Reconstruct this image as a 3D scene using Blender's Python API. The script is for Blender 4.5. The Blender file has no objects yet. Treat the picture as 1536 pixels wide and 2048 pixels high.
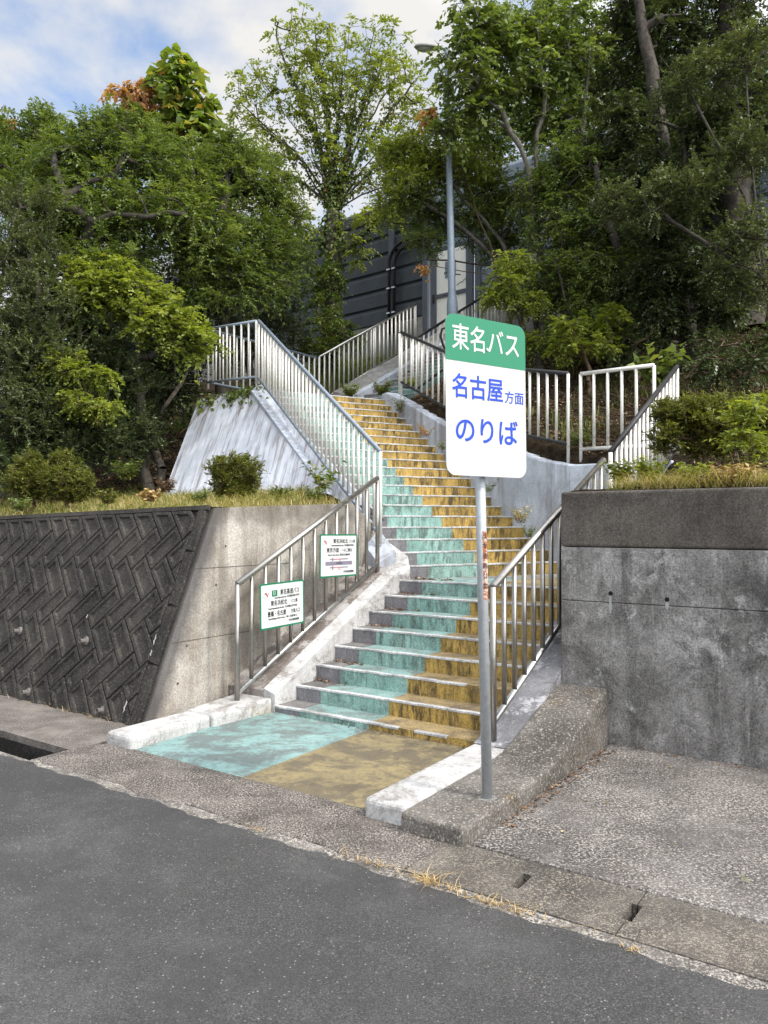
import bpy, bmesh, math, random
import numpy as np
from mathutils import Vector, Matrix
R = math.radians
C = bpy.context.scene.collection
SC = bpy.context.scene

# ------------------------------------------------------------------ camera
CAM_H, F, PITCH = 1.70, 1538.0, R(0.97)
cd = bpy.data.cameras.new('camera')
cam = bpy.data.objects.new('camera', cd); C.objects.link(cam)
cam.location = (0, 0, CAM_H); cam.rotation_euler = (R(90) + PITCH, 0, 0)
cd.sensor_fit = 'VERTICAL'; cd.sensor_height = 36; cd.lens = 36 * F / 2048
cd.clip_start = .05; cd.clip_end = 2000
SC.camera = cam
SC.view_settings.view_transform = 'Standard'; SC.view_settings.look = 'None'
SC.view_settings.exposure = 0.86; SC.view_settings.gamma = 1

# ------------------------------------------------------------------ sky and sun
SUN_EL, SUN_AZ = R(48), R(122)          # azimuth of the sun measured clockwise from +Y
w = bpy.data.worlds.new('World'); SC.world = w; w.use_nodes = True
nt = w.node_tree; nt.nodes.clear()
def wn(t, **k):
    n = nt.nodes.new(t)
    for a, b in k.items(): setattr(n, a, b)
    return n
sky = wn('ShaderNodeTexSky', sky_type='NISHITA', sun_disc=False, sun_elevation=SUN_EL, sun_rotation=SUN_AZ)
bg1 = wn('ShaderNodeBackground'); bg1.inputs[1].default_value = .15
bg2 = wn('ShaderNodeBackground'); bg2.inputs[0].default_value = (1, .985, .955, 1); bg2.inputs[1].default_value = .50
tc = wn('ShaderNodeTexCoord'); sep = wn('ShaderNodeSeparateXYZ')
add = wn('ShaderNodeMath', operation='ADD'); add.inputs[1].default_value = .18
dx = wn('ShaderNodeMath', operation='DIVIDE'); dy = wn('ShaderNodeMath', operation='DIVIDE')
cmb = wn('ShaderNodeCombineXYZ')
n1 = wn('ShaderNodeTexNoise'); n1.inputs['Scale'].default_value = 1.3; n1.inputs['Detail'].default_value = 9; n1.inputs['Roughness'].default_value = .62; n1.inputs['Distortion'].default_value = .5
n2 = wn('ShaderNodeTexNoise'); n2.inputs['Scale'].default_value = 7; n2.inputs['Detail'].default_value = 6
mxn = wn('ShaderNodeMath', operation='MULTIPLY_ADD'); mxn.inputs[1].default_value = .42
rp = wn('ShaderNodeValToRGB'); rp.color_ramp.elements[0].position = .56; rp.color_ramp.elements[1].position = .80
rp.color_ramp.elements[0].color = (.06, .06, .06, 1)
mx = wn('ShaderNodeMixShader'); out = wn('ShaderNodeOutputWorld')
L = nt.links.new
# thin cloud is brighter towards the sun
sv_ = wn('ShaderNodeVectorMath', operation='DOT_PRODUCT'); sv_.inputs[1].default_value = (math.sin(SUN_AZ) * math.cos(SUN_EL), math.cos(SUN_AZ) * math.cos(SUN_EL), math.sin(SUN_EL))
L(tc.outputs['Generated'], sv_.inputs[0])
sm = wn('ShaderNodeMapRange'); sm.inputs['From Min'].default_value = .15; sm.inputs['From Max'].default_value = 1; sm.inputs['To Min'].default_value = .50; sm.inputs['To Max'].default_value = 2.9
L(sv_.outputs['Value'], sm.inputs['Value']); L(sm.outputs[0], bg2.inputs[1])
L(tc.outputs['Generated'], sep.inputs[0]); L(sep.outputs[2], add.inputs[0])
L(sep.outputs[0], dx.inputs[0]); L(add.outputs[0], dx.inputs[1]); L(sep.outputs[1], dy.inputs[0]); L(add.outputs[0], dy.inputs[1])
L(dx.outputs[0], cmb.inputs[0]); L(dy.outputs[0], cmb.inputs[1]); L(cmb.outputs[0], n1.inputs['Vector']); L(cmb.outputs[0], n2.inputs['Vector'])
L(n2.outputs[0], mxn.inputs[0]); L(n1.outputs[0], mxn.inputs[2]); L(mxn.outputs[0], rp.inputs[0])
L(sky.outputs[0], bg1.inputs[0]); L(rp.outputs[0], mx.inputs[0]); L(bg1.outputs[0], mx.inputs[1]); L(bg2.outputs[0], mx.inputs[2]); L(mx.outputs[0], out.inputs[0])
sd = bpy.data.lights.new('sun', 'SUN'); sd.energy = 1.5; sd.angle = R(7); sd.color = (1, .95, .87)
sun = bpy.data.objects.new('sun', sd); C.objects.link(sun)
sdir = Vector((math.sin(SUN_AZ) * math.cos(SUN_EL), math.cos(SUN_AZ) * math.cos(SUN_EL), math.sin(SUN_EL)))
sun.rotation_euler = sdir.to_track_quat('Z', 'Y').to_euler(); sun.location = (0, -5, 30)

# ------------------------------------------------------------------ frames
FW = Vector((0, math.cos(PITCH), math.sin(PITCH))); UP = Vector((0, -math.sin(PITCH), math.cos(PITCH)))
def ray(px, py): return FW + Vector(((px - 768) / F, 0, 0)) + UP * ((1024 - py) / F)
def at(px, py, D):                       # world point seen at photo pixel, at distance y = D
    r = ray(px, py); s = D / r.y
    return Vector((r.x * s, D, CAM_H + r.z * s))
O = Vector((-.95, 6.88)); A1 = R(34.6)
U1 = Vector((math.cos(A1), -math.sin(A1))); V1 = Vector((math.sin(A1), math.cos(A1)))
def W(a, b, z=0.0):                      # street frame: a along the kerb, b into the hill
    p = O + U1 * a + V1 * b
    return Vector((p.x, p.y, z))
def ABv(x, y):
    dx_, dy_ = x - O.x, y - O.y
    return dx_ * U1.x + dy_ * U1.y, dx_ * V1.x + dy_ * V1.y
A2 = R(26.9); U2 = Vector((math.cos(A2), math.sin(A2))); V2 = Vector((-math.sin(A2), math.cos(A2)))
P9 = Vector((2.294, 9.925)); T1, R1_, T2, R2_ = .2927, .1464, .2642, .1485
Z1, Z9 = .0552, 1.2285
def W2(w_, t, z=0.0):                    # middle flight frame: w to the left of its right edge, t up the flight
    p = P9 - U2 * w_ + V2 * t
    return Vector((p.x, p.y, z))

# ------------------------------------------------------------------ mesh helpers
def mesh_obj(name, verts, faces, mat=None, parent=None, mats=None, midx=None, smooth=False):
    me = bpy.data.meshes.new(name)
    off = Vector((0, 0, 0))
    p = parent
    while p is not None: off += p.location; p = p.parent
    vs = [(v[0] - off.x, v[1] - off.y, v[2] - off.z) for v in verts]
    me.from_pydata(vs, [], faces)
    for m in (mats or ([mat] if mat else [])): me.materials.append(m)
    if midx is not None: me.polygons.foreach_set('material_index', midx)
    if smooth: me.polygons.foreach_set('use_smooth', [True] * len(me.polygons))
    me.update()
    o = bpy.data.objects.new(name, me); C.objects.link(o)
    if parent: o.parent = parent
    return o
def tag(o, label=None, cat=None, group=None, kind=None):
    if label: o['label'] = label
    if cat: o['category'] = cat
    if group: o['group'] = group
    if kind: o['kind'] = kind
    return o
def empty(name, loc, label, cat, group=None):
    o = bpy.data.objects.new(name, None); o.location = loc; o.empty_display_size = .1
    C.objects.link(o); return tag(o, label, cat, group)
def bevel(o, w_, seg=2, ang=40):
    m = o.modifiers.new('bevel', 'BEVEL'); m.width = w_; m.segments = seg; m.limit_method = 'ANGLE'; m.angle_limit = R(ang)
    return o
class MB:
    def __init__(s): s.v = []; s.f = []; s.m = []
    def add(s, vs, fs, mi=0):
        n = len(s.v); s.v += [tuple(v) for v in vs]; s.f += [tuple(i + n for i in f) for f in fs]; s.m += [mi] * len(fs)
    def prism(s, poly, z0, z1, mi=0):    # poly: list of (x,y) ccw or cw; z0/z1 floats or lists
        n = len(poly)
        zb = z0 if isinstance(z0, (list, tuple)) else [z0] * n
        zt = z1 if isinstance(z1, (list, tuple)) else [z1] * n
        ar = sum(poly[i][0] * poly[(i + 1) % n][1] - poly[(i + 1) % n][0] * poly[i][1] for i in range(n))
        idx = list(range(n)) if ar > 0 else list(range(n))[::-1]
        vs = [(poly[i][0], poly[i][1], zb[i]) for i in idx] + [(poly[i][0], poly[i][1], zt[i]) for i in idx]
        fs = [tuple(range(n))[::-1], tuple(range(n, 2 * n))] + [(i, (i + 1) % n, n + (i + 1) % n, n + i) for i in range(n)]
        s.add(vs, fs, mi)
    def tube(s, pts, r, n=10, cap=True, mi=0):
        pts = [Vector(p) for p in pts]; rs = r if isinstance(r, (list, tuple)) else [r] * len(pts)
        k0 = len(s.v); prev = None
        for i, p in enumerate(pts):
            d = (pts[min(i + 1, len(pts) - 1)] - pts[max(i - 1, 0)]).normalized()
            ref = Vector((0, 0, 1)) if abs(d.z) < .95 else Vector((1, 0, 0))
            if prev is None: x = d.cross(ref).normalized()
            else: x = (prev - d * prev.dot(d)).normalized()
            prev = x; y = d.cross(x)
            for j in range(n):
                a = 2 * math.pi * j / n; s.v.append(tuple(p + (x * math.cos(a) + y * math.sin(a)) * rs[i]))
        for i in range(len(pts) - 1):
            for j in range(n):
                a, b = k0 + i * n + j, k0 + i * n + (j + 1) % n
                s.f.append((a, b, b + n, a + n)); s.m.append(mi)
        if cap:
            s.f.append(tuple(range(k0, k0 + n))[::-1]); s.f.append(tuple(range(k0 + (len(pts) - 1) * n, k0 + len(pts) * n))); s.m += [mi, mi]
    def obox(s, c, ex, ey, ez, mi=0):    # oriented box: centre and three half vectors
        c, ex, ey, ez = map(Vector, (c, ex, ey, ez))
        vs = [c + ex * i + ey * j + ez * k for k in (-1, 1) for j in (-1, 1) for i in (-1, 1)]
        fs = [(0, 2, 3, 1), (4, 5, 7, 6), (0, 1, 5, 4), (2, 6, 7, 3), (0, 4, 6, 2), (1, 3, 7, 5)]
        if ex.cross(ey).dot(ez) < 0: fs = [f[::-1] for f in fs]
        s.add(vs, fs, mi)
    def build(s, name, mat=None, parent=None, mats=None, smooth=False):
        return mesh_obj(name, s.v, s.f, mat, parent, mats, s.m if mats else None, smooth)
def quick_mesh(name, V, Fq, mat, parent=None, attr=None, smooth=False, k=4):
    # V (n,3) numpy, Fq (m,k) numpy
    me = bpy.data.meshes.new(name)
    off = np.zeros(3); p = parent
    while p is not None: off += np.array(p.location); p = p.parent
    V = np.asarray(V, dtype=np.float32) - off.astype(np.float32)
    me.vertices.add(len(V)); me.vertices.foreach_set('co', V.ravel())
    m = len(Fq); me.loops.add(m * k); me.loops.foreach_set('vertex_index', np.asarray(Fq, dtype=np.int32).ravel())
    me.polygons.add(m); me.polygons.foreach_set('loop_start', np.arange(0, m * k, k, dtype=np.int32))
    if smooth: me.polygons.foreach_set('use_smooth', np.ones(m, dtype=bool))
    if attr is not None:
        a = me.attributes.new('lf', 'FLOAT', 'POINT'); a.data.foreach_set('value', np.asarray(attr, dtype=np.float32))
    me.update(calc_edges=True); me.materials.append(mat)
    o = bpy.data.objects.new(name, me); C.objects.link(o)
    if parent: o.parent = parent
    return o

# ------------------------------------------------------------------ materials
class NT:
    def __init__(s, name):
        s.m = bpy.data.materials.new(name); s.m.use_nodes = True; s.t = s.m.node_tree; s.t.nodes.clear()
        s.out = s.n('ShaderNodeOutputMaterial'); s.geo = s.n('ShaderNodeNewGeometry')
        s.b = s.n('ShaderNodeBsdfPrincipled'); s.l(s.b.outputs[0], s.out.inputs[0])
        s.b.inputs['Roughness'].default_value = .85; s.b.inputs['Specular IOR Level'].default_value = .3
    def n(s, t, **k):
        x = s.t.nodes.new(t)
        for a, b in k.items(): setattr(x, a, b)
        return x
    def l(s, a, b): s.t.links.new(a, b)
    def pos(s, sc=(1, 1, 1), rot=0):
        mp = s.n('ShaderNodeMapping'); mp.inputs['Scale'].default_value = sc; mp.inputs['Rotation'].default_value = (0, 0, rot)
        s.l(s.geo.outputs['Position'], mp.inputs[0]); return mp.outputs[0]
    def noise(s, scale, detail=4, rough=.55, sc=(1, 1, 1), dist=0, rot=0):
        x = s.n('ShaderNodeTexNoise'); x.inputs['Scale'].default_value = scale; x.inputs['Detail'].default_value = detail
        x.inputs['Roughness'].default_value = rough; x.inputs['Distortion'].default_value = dist
        s.l(s.pos(sc, rot), x.inputs['Vector']); return x.outputs[0]
    def voro(s, scale, out='Color', sc=(1, 1, 1)):
        x = s.n('ShaderNodeTexVoronoi'); x.inputs['Scale'].default_value = scale; s.l(s.pos(sc), x.inputs['Vector']); return x.outputs[out]
    def ramp(s, v, stops):
        x = s.n('ShaderNodeValToRGB'); e = x.color_ramp.elements
        while len(e) < len(stops): e.new(.5)
        for el, (p, c) in zip(e, stops):
            el.position = p; el.color = (c, c, c, 1) if isinstance(c, (int, float)) else (*c, 1)
        s.l(v, x.inputs[0]); return x.outputs[0]
    def mix(s, f, a, b, mode='MIX'):
        x = s.n('ShaderNodeMix', data_type='RGBA', blend_type=mode)
        for sock, v in ((x.inputs[0], f), (x.inputs[6], a), (x.inputs[7], b)):
            if hasattr(v, 'links') or hasattr(v, 'is_linked'): s.l(v, sock)
            elif isinstance(v, (int, float)): sock.default_value = v if sock == x.inputs[0] else (v, v, v, 1)
            else: sock.default_value = (*v, 1)
        return x.outputs[2]
    def math(s, op, a, b=0):
        x = s.n('ShaderNodeMath', operation=op)
        for sock, v in ((x.inputs[0], a), (x.inputs[1], b)):
            if isinstance(v, (int, float)): sock.default_value = v
            else: s.l(v, sock)
        return x.outputs[0]
    def bump(s, h, strength=.3, dist=.01):
        x = s.n('ShaderNodeBump'); x.inputs['Strength'].default_value = strength; x.inputs['Distance'].default_value = dist
        s.l(h, x.inputs['Height']); s.l(x.outputs[0], s.b.inputs['Normal'])
    def col(s, c):
        if hasattr(c, 'links') or hasattr(c, 'is_linked'): s.l(c, s.b.inputs['Base Color'])
        else: s.b.inputs['Base Color'].default_value = (*c, 1)
    def sep(s, i):
        x = s.n('ShaderNodeSeparateXYZ'); s.l(s.geo.outputs['Position'], x.inputs[0]); return x.outputs[i]

def concrete(name, dark, light, stain=(.05, .045, .04), stain_amt=.5, streak=.6, pits=.5, speck=.0, rough=.9, wear=None, wear_amt=0, scale=1.0, top_stain=None):
    t = NT(name)
    base = t.ramp(t.noise(1.6 * scale, 8, .62), [(.32, dark), (.68, light)])
    fine = t.ramp(t.noise(55, 5, .7), [(.25, .55), (.75, 1.35)])
    c = t.mix(1, base, fine, 'MULTIPLY')
    if streak:
        sk = t.ramp(t.noise(5, 6, .65, sc=(1, 1, .12)), [(.48, 0), (.70, streak)])
        c = t.mix(sk, c, stain)
    if stain_amt:
        st = t.ramp(t.noise(2.7 * scale, 10, .72, dist=.6), [(.50, 0), (.72, stain_amt)])
        c = t.mix(st, c, stain)
    if wear:
        wr = t.ramp(t.noise(3.3 * scale, 12, .78, dist=.3), [(.52, 0), (.60, wear_amt)])
        c = t.mix(wr, c, wear)
    if speck:
        sp = t.ramp(t.noise(140, 3, .6), [(.60, 0), (.68, speck)])
        c = t.mix(sp, c, (.42, .40, .36))
    if pits:
        pt = t.ramp(t.voro(60, 'Distance'), [(.10, pits), (.22, 0)])
        pm = t.ramp(t.noise(9, 3), [(.45, 0), (.6, 1)])
        c = t.mix(t.math('MULTIPLY', pt, pm), c, (.03, .03, .03))
    t.col(c); t.b.inputs['Roughness'].default_value = rough
    h = t.math('ADD', t.noise(70, 5, .7), t.math('MULTIPLY', t.noise(6, 5, .6), 1.5))
    t.bump(h, .35, .012)
    return t.m
def aggregate(name, dark, lo, hi, scale=95, amt=.8, patch=None):
    t = NT(name)
    v = t.n('ShaderNodeTexVoronoi'); v.inputs['Scale'].default_value = scale; t.l(t.pos(), v.inputs['Vector'])
    sx = t.n('ShaderNodeSeparateColor'); t.l(v.outputs['Color'], sx.inputs[0])
    stone = t.mix(sx.outputs[0], lo, hi)
    edge = t.ramp(v.outputs['Distance'], [(.25, 1), (.5, 0)])
    pick = t.ramp(sx.outputs[1], [(.30, 0), (.42, 1)])
    big = t.ramp(t.noise(2.2, 8, .65), [(.35, .15), (.65, 1)])
    f = t.math('MULTIPLY', t.math('MULTIPLY', edge, pick), t.math('MULTIPLY', big, amt))
    dk = t.ramp(t.noise(3.5, 8, .7), [(.3, tuple(x * .65 for x in dark)), (.7, tuple(x * 1.35 for x in dark))])
    c = t.mix(f, dk, stone)
    if patch:
        c = t.mix(t.ramp(t.noise(1.5, 9, .7, dist=.5), [(.54, 0), (.68, .75)]), c, patch)
    c = t.mix(1, c, t.ramp(t.noise(220, 3, .6), [(.3, .6), (.7, 1.3)]), 'MULTIPLY')
    t.col(c); t.b.inputs['Roughness'].default_value = .92
    t.bump(t.math('ADD', v.outputs['Distance'], t.noise(30, 5, .7)), .35, .008)
    return t.m
def paint(name, c1, c2, grime=(.045, .04, .03), gr=.75, under=(.16, .15, .13), flake=.35, vert=True):
    t = NT(name)
    c = t.ramp(t.noise(3.5, 6, .6), [(.3, c1), (.7, c2)])
    if vert:
        dr = t.math('MULTIPLY', t.ramp(t.noise(10, 8, .72, sc=(1, 1, .16)), [(.42, 0), (.62, gr)]), t.ramp(t.noise(2.3, 5, .6), [(.35, .35), (.6, 1)]))
        c = t.mix(dr, c, grime)
    else:
        c = t.mix(t.ramp(t.noise(3.2, 9, .7, dist=.5), [(.42, 0), (.66, gr)]), c, grime)
    c = t.mix(t.ramp(t.noise(22, 6, .75), [(.56, 0), (.64, flake)]), c, under)
    c = t.mix(t.ramp(t.noise(60, 4, .7), [(.62, 0), (.70, .5)]), c, grime)
    t.col(c); t.b.inputs['Roughness'].default_value = .75
    t.bump(t.noise(45, 6, .7), .3, .008)
    return t.m
def metal(name, col, rough=.28, met=1.0, spots=.0):
    t = NT(name)
    c = t.ramp(t.noise(30, 5, .7), [(.35, tuple(x * .82 for x in col)), (.65, col)])
    if spots: c = t.mix(t.ramp(t.noise(14, 8, .75), [(.55, 0), (.68, spots)]), c, tuple(x * .5 for x in col))
    t.col(c); t.b.inputs['Metallic'].default_value = met
    t.l(t.ramp(t.noise(12, 5, .7), [(.3, rough * .75), (.7, rough * 1.35)]), t.b.inputs['Roughness'])
    return t.m
def plain(name, col, rough=.6, var=.12, scale=20):
    t = NT(name)
    t.col(t.ramp(t.noise(scale, 5, .65), [(.3, tuple(x * (1 - var) for x in col)), (.7, tuple(min(1, x * (1 + var)) for x in col))]))
    t.b.inputs['Roughness'].default_value = rough; return t.m
def leafmat(name, stops, trans=.35, rough=.45):
    t = NT(name); a = t.n('ShaderNodeAttribute'); a.attribute_name = 'lf'
    c = t.ramp(a.outputs['Fac'], stops); t.col(c)
    t.b.inputs['Roughness'].default_value = rough; t.b.inputs['Specular IOR Level'].default_value = .35
    tr = t.n('ShaderNodeBsdfTranslucent')
    t.l(t.mix(1, c, (1.25, 1.25, .45), 'MULTIPLY'), tr.inputs[0])
    mxs = t.n('ShaderNodeMixShader'); mxs.inputs[0].default_value = trans
    t.l(t.b.outputs[0], mxs.inputs[1]); t.l(tr.outputs[0], mxs.inputs[2]); t.l(mxs.outputs[0], t.out.inputs[0])
    return t.m

M = {}
def speckled(name, dark, light, spk, s1=55, amt=.8, cover=.5, big=2.0, patches=(), rough=.9, bump=.4, dots=None, dark_big=.55):
    """granular ground: dark matrix, pale grains, slow variation"""
    t = NT(name)
    base = t.ramp(t.noise(big, 10, .7), [(.38, tuple(x * dark_big for x in dark)), (.50, dark), (.62, light)])
    g1 = t.ramp(t.noise(s1, 3, .75), [(cover, 0), (cover + .07, 1)])
    g2 = t.ramp(t.noise(big * 1.7, 8, .7), [(.36, .25), (.60, 1)])
    c = t.mix(t.math('MULTIPLY', t.math('MULTIPLY', g1, g2), amt), base, spk)
    c = t.mix(1, c, t.ramp(t.noise(s1 * 2.1, 3, .7), [(.36, .45), (.64, 1.55)]), 'MULTIPLY')
    for sc_, lo, hi, am, colr in patches: c = t.mix(t.ramp(t.noise(sc_, 10, .74, dist=.5), [(lo, 0), (hi, am)]), c, colr)
    if dots:
        v = t.n('ShaderNodeTexVoronoi'); v.inputs['Scale'].default_value = dots[0]; t.l(t.pos(), v.inputs['Vector'])
        sx = t.n('ShaderNodeSeparateColor'); t.l(v.outputs['Color'], sx.inputs[0])
        d = t.math('MULTIPLY', t.ramp(v.outputs['Distance'], [(.15, 1), (.32, 0)]), t.ramp(sx.outputs[0], [(dots[1], 0), (dots[1] + .04, .85)]))
        c = t.mix(d, c, dots[2])
    t.col(c); t.b.inputs['Roughness'].default_value = rough
    t.bump(t.math('ADD', t.noise(s1, 4, .75), t.math('MULTIPLY', t.noise(9, 6, .7), .8)), bump, .010); return t.m
M['asphalt'] = speckled('asphalt', (.053, .052, .052), (.074, .073, .073), (.15, .148, .145), 105, .65, .53, .9, [(2.2, .60, .66, .5, (.115, .112, .108)), (.7, .50, .58, .5, (.044, .043, .044)), (5, .60, .68, .4, (.10, .098, .095))], .8, .5, (70, .90, (.30, .29, .28)), .85)
M['aggregate'] = speckled('exposed_aggregate', (.080, .069, .062), (.125, .110, .098), (.38, .345, .31), 78, .85, .50, 2.4, [(3, .56, .70, .5, (.085, .07, .06))], .95, .6, (70, .75, (.50, .46, .42)), .6)
M['slab'] = speckled('washed_slab', (.088, .078, .072), (.150, .138, .130), (.44, .41, .385), 60, .85, .50, .95, [(1.1, .50, .62, .35, (.26, .24, .225)), (.8, .52, .62, .5, (.065, .06, .056))], .95, .5, (55, .8, (.55, .53, .5)), .55)
M['lid'] = speckled('gutter_lid_concrete', (.092, .083, .074), (.135, .124, .108), (.33, .295, .24), 85, .75, .51, 2.0, [(1.6, .52, .66, .45, (.10, .085, .07))], .95, .5, None, .6)
M['edge'] = speckled('edge_concrete', (.115, .105, .095), (.18, .165, .15), (.46, .43, .39), 60, .8, .48, 3.0, [(4, .50, .60, .6, (.10, .09, .08))], .95, .6, None, .6)
M['strip'] = speckled('strip_concrete', (.12, .105, .095), (.20, .18, .16), (.34, .31, .28), 85, .7, .50, 2.0, [(2, .52, .66, .5, (.075, .065, .058))], .95, .5, None, .6)
M['gutter_shade'] = speckled('shade_dark_gutter_concrete', (.022, .02, .018), (.045, .04, .036), (.08, .075, .07), 40, .5, .52, 3.0)  # near-black colour paints in the shade inside the open gutter
def concrete(name, dark, light, stain=(.05, .045, .04), stain_amt=.5, streak=.6, pits=.5, speck=.0, rough=.9, wear=None, wear_amt=0, scale=1.0, wlo=.52, grain=1.0):
    t = NT(name); mid = tuple((a + b) / 2 for a, b in zip(dark, light))
    c = t.ramp(t.noise(1.5 * scale, 10, .70), [(.38, dark), (.50, mid), (.62, light)])
    if streak:
        sk = t.ramp(t.noise(4.5, 8, .70, sc=(1, 1, .13)), [(.48, 0), (.62, streak)]); c = t.mix(sk, c, stain)
        s2_ = t.ramp(t.noise(9, 8, .75, sc=(1, 1, .10)), [(.55, 0), (.68, streak * .6)]); c = t.mix(s2_, c, tuple(min(1, x * 1.5) for x in light))
    if stain_amt: c = t.mix(t.ramp(t.noise(2.3 * scale, 12, .78, dist=.6), [(.50, 0), (.62, stain_amt)]), c, stain)
    if wear: c = t.mix(t.ramp(t.noise(3.3 * scale, 12, .80, dist=.3), [(wlo, 0), (wlo + .05, wear_amt)]), c, wear)
    c = t.mix(1, c, t.ramp(t.noise(75, 4, .75), [(.34, 1 - .5 * grain), (.66, 1 + .45 * grain)]), 'MULTIPLY')
    if speck: c = t.mix(t.ramp(t.noise(60, 3, .7), [(.56, 0), (.64, speck)]), c, (.42, .40, .36))
    if pits:
        pt = t.ramp(t.noise(48, 3, .8), [(.32, pits), (.40, 0)]); pm = t.ramp(t.noise(3, 6, .7), [(.42, .2), (.58, 1)])
        c = t.mix(t.math('MULTIPLY', pt, pm), c, (.03, .03, .03))
    t.col(c); t.b.inputs['Roughness'].default_value = rough
    t.bump(t.math('ADD', t.noise(70, 5, .75), t.math('MULTIPLY', t.noise(6, 5, .6), 1.2)), .4, .012)
    return t.m
def paint(name, c1, c2, grime=(.045, .04, .03), gr=.75, under=(.16, .15, .13), flake=.35, vert=True):
    t = NT(name); c = t.ramp(t.noise(3.5, 8, .7), [(.4, c1), (.6, c2)])
    if vert:
        dr = t.math('MULTIPLY', t.ramp(t.noise(13, 9, .78, sc=(1, 1, .22)), [(.45, 0), (.56, gr)]), t.ramp(t.noise(2.1, 6, .7), [(.38, .25), (.56, 1)])); c = t.mix(dr, c, grime)
    else: c = t.mix(t.ramp(t.noise(3.2, 10, .75, dist=.5), [(.46, 0), (.60, gr)]), c, grime)
    c = t.mix(t.ramp(t.noise(20, 8, .8), [(.54, 0), (.60, flake)]), c, under)
    c = t.mix(1, c, t.ramp(t.noise(70, 4, .75), [(.34, .6), (.66, 1.3)]), 'MULTIPLY')
    t.col(c); t.b.inputs['Roughness'].default_value = .75; t.bump(t.noise(45, 6, .75), .35, .008); return t.m
M['wallgrey'] = concrete('weathered_grey_concrete', (.125, .120, .115), (.36, .35, .34), (.055, .052, .050), .75, .65, .95, .15, wear=(.50, .49, .48), wear_amt=.5, wlo=.55)
M['wallcap'] = concrete('dark_upper_concrete', (.066, .058, .050), (.135, .12, .105), (.032, .028, .024), .5, .35, .95, .12)
M['block'] = concrete('black_lichened_block', (.022, .020, .018), (.062, .056, .049), (.018, .017, .017), .5, .35, .2, .18, wear=(.12, .11, .10), wear_amt=.45, wlo=.58)
M['whitepaint'] = concrete('flaking_white_paint', (.40, .39, .38), (.58, .58, .58), (.17, .155, .14), .9, .35, .3, .0, wear=(.22, .20, .18), wear_amt=.8, wlo=.53, grain=.45)
M['rampwhite'] = concrete('worn_white_ramp', (.26, .235, .22), (.46, .44, .425), (.115, .092, .08), .9, .0, .3, .0, wear=(.14, .115, .10), wear_amt=.9, wlo=.47, grain=.45)
M['rampdark'] = concrete('worn_dark_ramp', (.12, .12, .13), (.26, .26, .28), (.06, .055, .055), .6, .0, .3, .2, wear=(.55, .55, .57), wear_amt=.7, wlo=.53, grain=.45)
M['bluewhite'] = concrete('blue_white_painted_concrete', (.38, .415, .48), (.53, .575, .65), (.22, .21, .22), .45, .75, .2, .0, grain=.45)
M['slopeface'] = concrete('streaked_slope_paint', (.50, .54, .62), (.66, .70, .77), (.22, .20, .21), .3, .95, .15, .0)
M['kerbstone'] = concrete('stone_block', (.085, .076, .068), (.19, .175, .158), (.05, .042, .036), .6, .15, .5, .8, wear=(.11, .07, .03), wear_amt=.6, wlo=.56)
M['greyc'] = concrete('plain_grey_concrete', (.2, .2, .19), (.36, .355, .34), (.1, .09, .08), .5, .5, .4, .1)
M['riser_teal'] = paint('teal_riser_paint', (.225, .385, .345), (.32, .495, .45), gr=.7)
M['riser_yellow'] = paint('ochre_riser_paint', (.38, .26, .07), (.56, .38, .11), grime=(.060, .046, .025), gr=.92)
M['riser_grey'] = paint('grey_riser_paint', (.17, .165, .18), (.24, .235, .25), gr=.4)
M['tread_teal'] = paint('teal_tread_paint', (.18, .295, .285), (.26, .385, .365), grime=(.13, .13, .12), gr=.7, vert=False, flake=.3)
M['tread_yellow'] = paint('ochre_tread_paint', (.29, .215, .10), (.42, .315, .155), grime=(.12, .095, .07), gr=.8, vert=False, flake=.4)
M['tread_grey'] = paint('grey_tread_paint', (.12, .115, .11), (.21, .20, .195), gr=.5, vert=False)
M['riser_dteal'] = paint('mossy_teal_paint', (.15, .29, .28), (.24, .42, .39), gr=.6)
M['nosing'] = paint('white_nosing_tile', (.50, .50, .50), (.64, .64, .64), gr=.45, vert=False, flake=.15)
M['steel'] = metal('stainless_steel', (.55, .54, .52), .30)
M['steelwarm'] = metal('weathered_stainless', (.42, .40, .37), .36, spots=.2)
M['steelwhite'] = metal('pale_brushed_tube', (.80, .78, .73), .55, met=.35)
M['steeldark'] = metal('dark_handrail', (.045, .045, .048), .45, met=.4)
M['galv'] = metal('galvanised_pole', (.50, .53, .56), .5, met=.5, spots=.4)
M['lamppole'] = metal('blue_grey_lamp_pole', (.25, .30, .36), .55, met=.3, spots=.25)
M['signback'] = metal('aluminium', (.55, .55, .55), .4)
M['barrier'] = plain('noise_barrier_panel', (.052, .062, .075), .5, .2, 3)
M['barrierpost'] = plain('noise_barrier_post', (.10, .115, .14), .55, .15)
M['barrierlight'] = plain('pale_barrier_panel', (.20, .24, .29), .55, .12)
M['door'] = plain('cream_white_door', (.88, .87, .82), .5, .04)
M['black'] = plain('black_rubber', (.012, .012, .014), .5, .2)
M['pvc'] = plain('grey_pvc', (.15, .135, .125), .7)
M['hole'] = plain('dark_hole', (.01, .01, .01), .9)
M['txtblack'] = plain('black_lettering', (.02, .02, .022), .5)
M['txtblue'] = plain('blue_lettering', (.014, .060, .46), .45, .04)
M['txtgreen'] = plain('green_border', (.015, .16, .085), .45, .06)
M['txtred'] = plain('dark_red_mark', (.30, .03, .035), .5)
M['txtpink'] = plain('pink_mark', (.55, .18, .22), .5)
M['txtgrey'] = plain('grey_purple_mark', (.21, .19, .24), .5)
M['signwhite'] = plain('sign_face_white', (.60, .61, .60), .4, .02)
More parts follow.
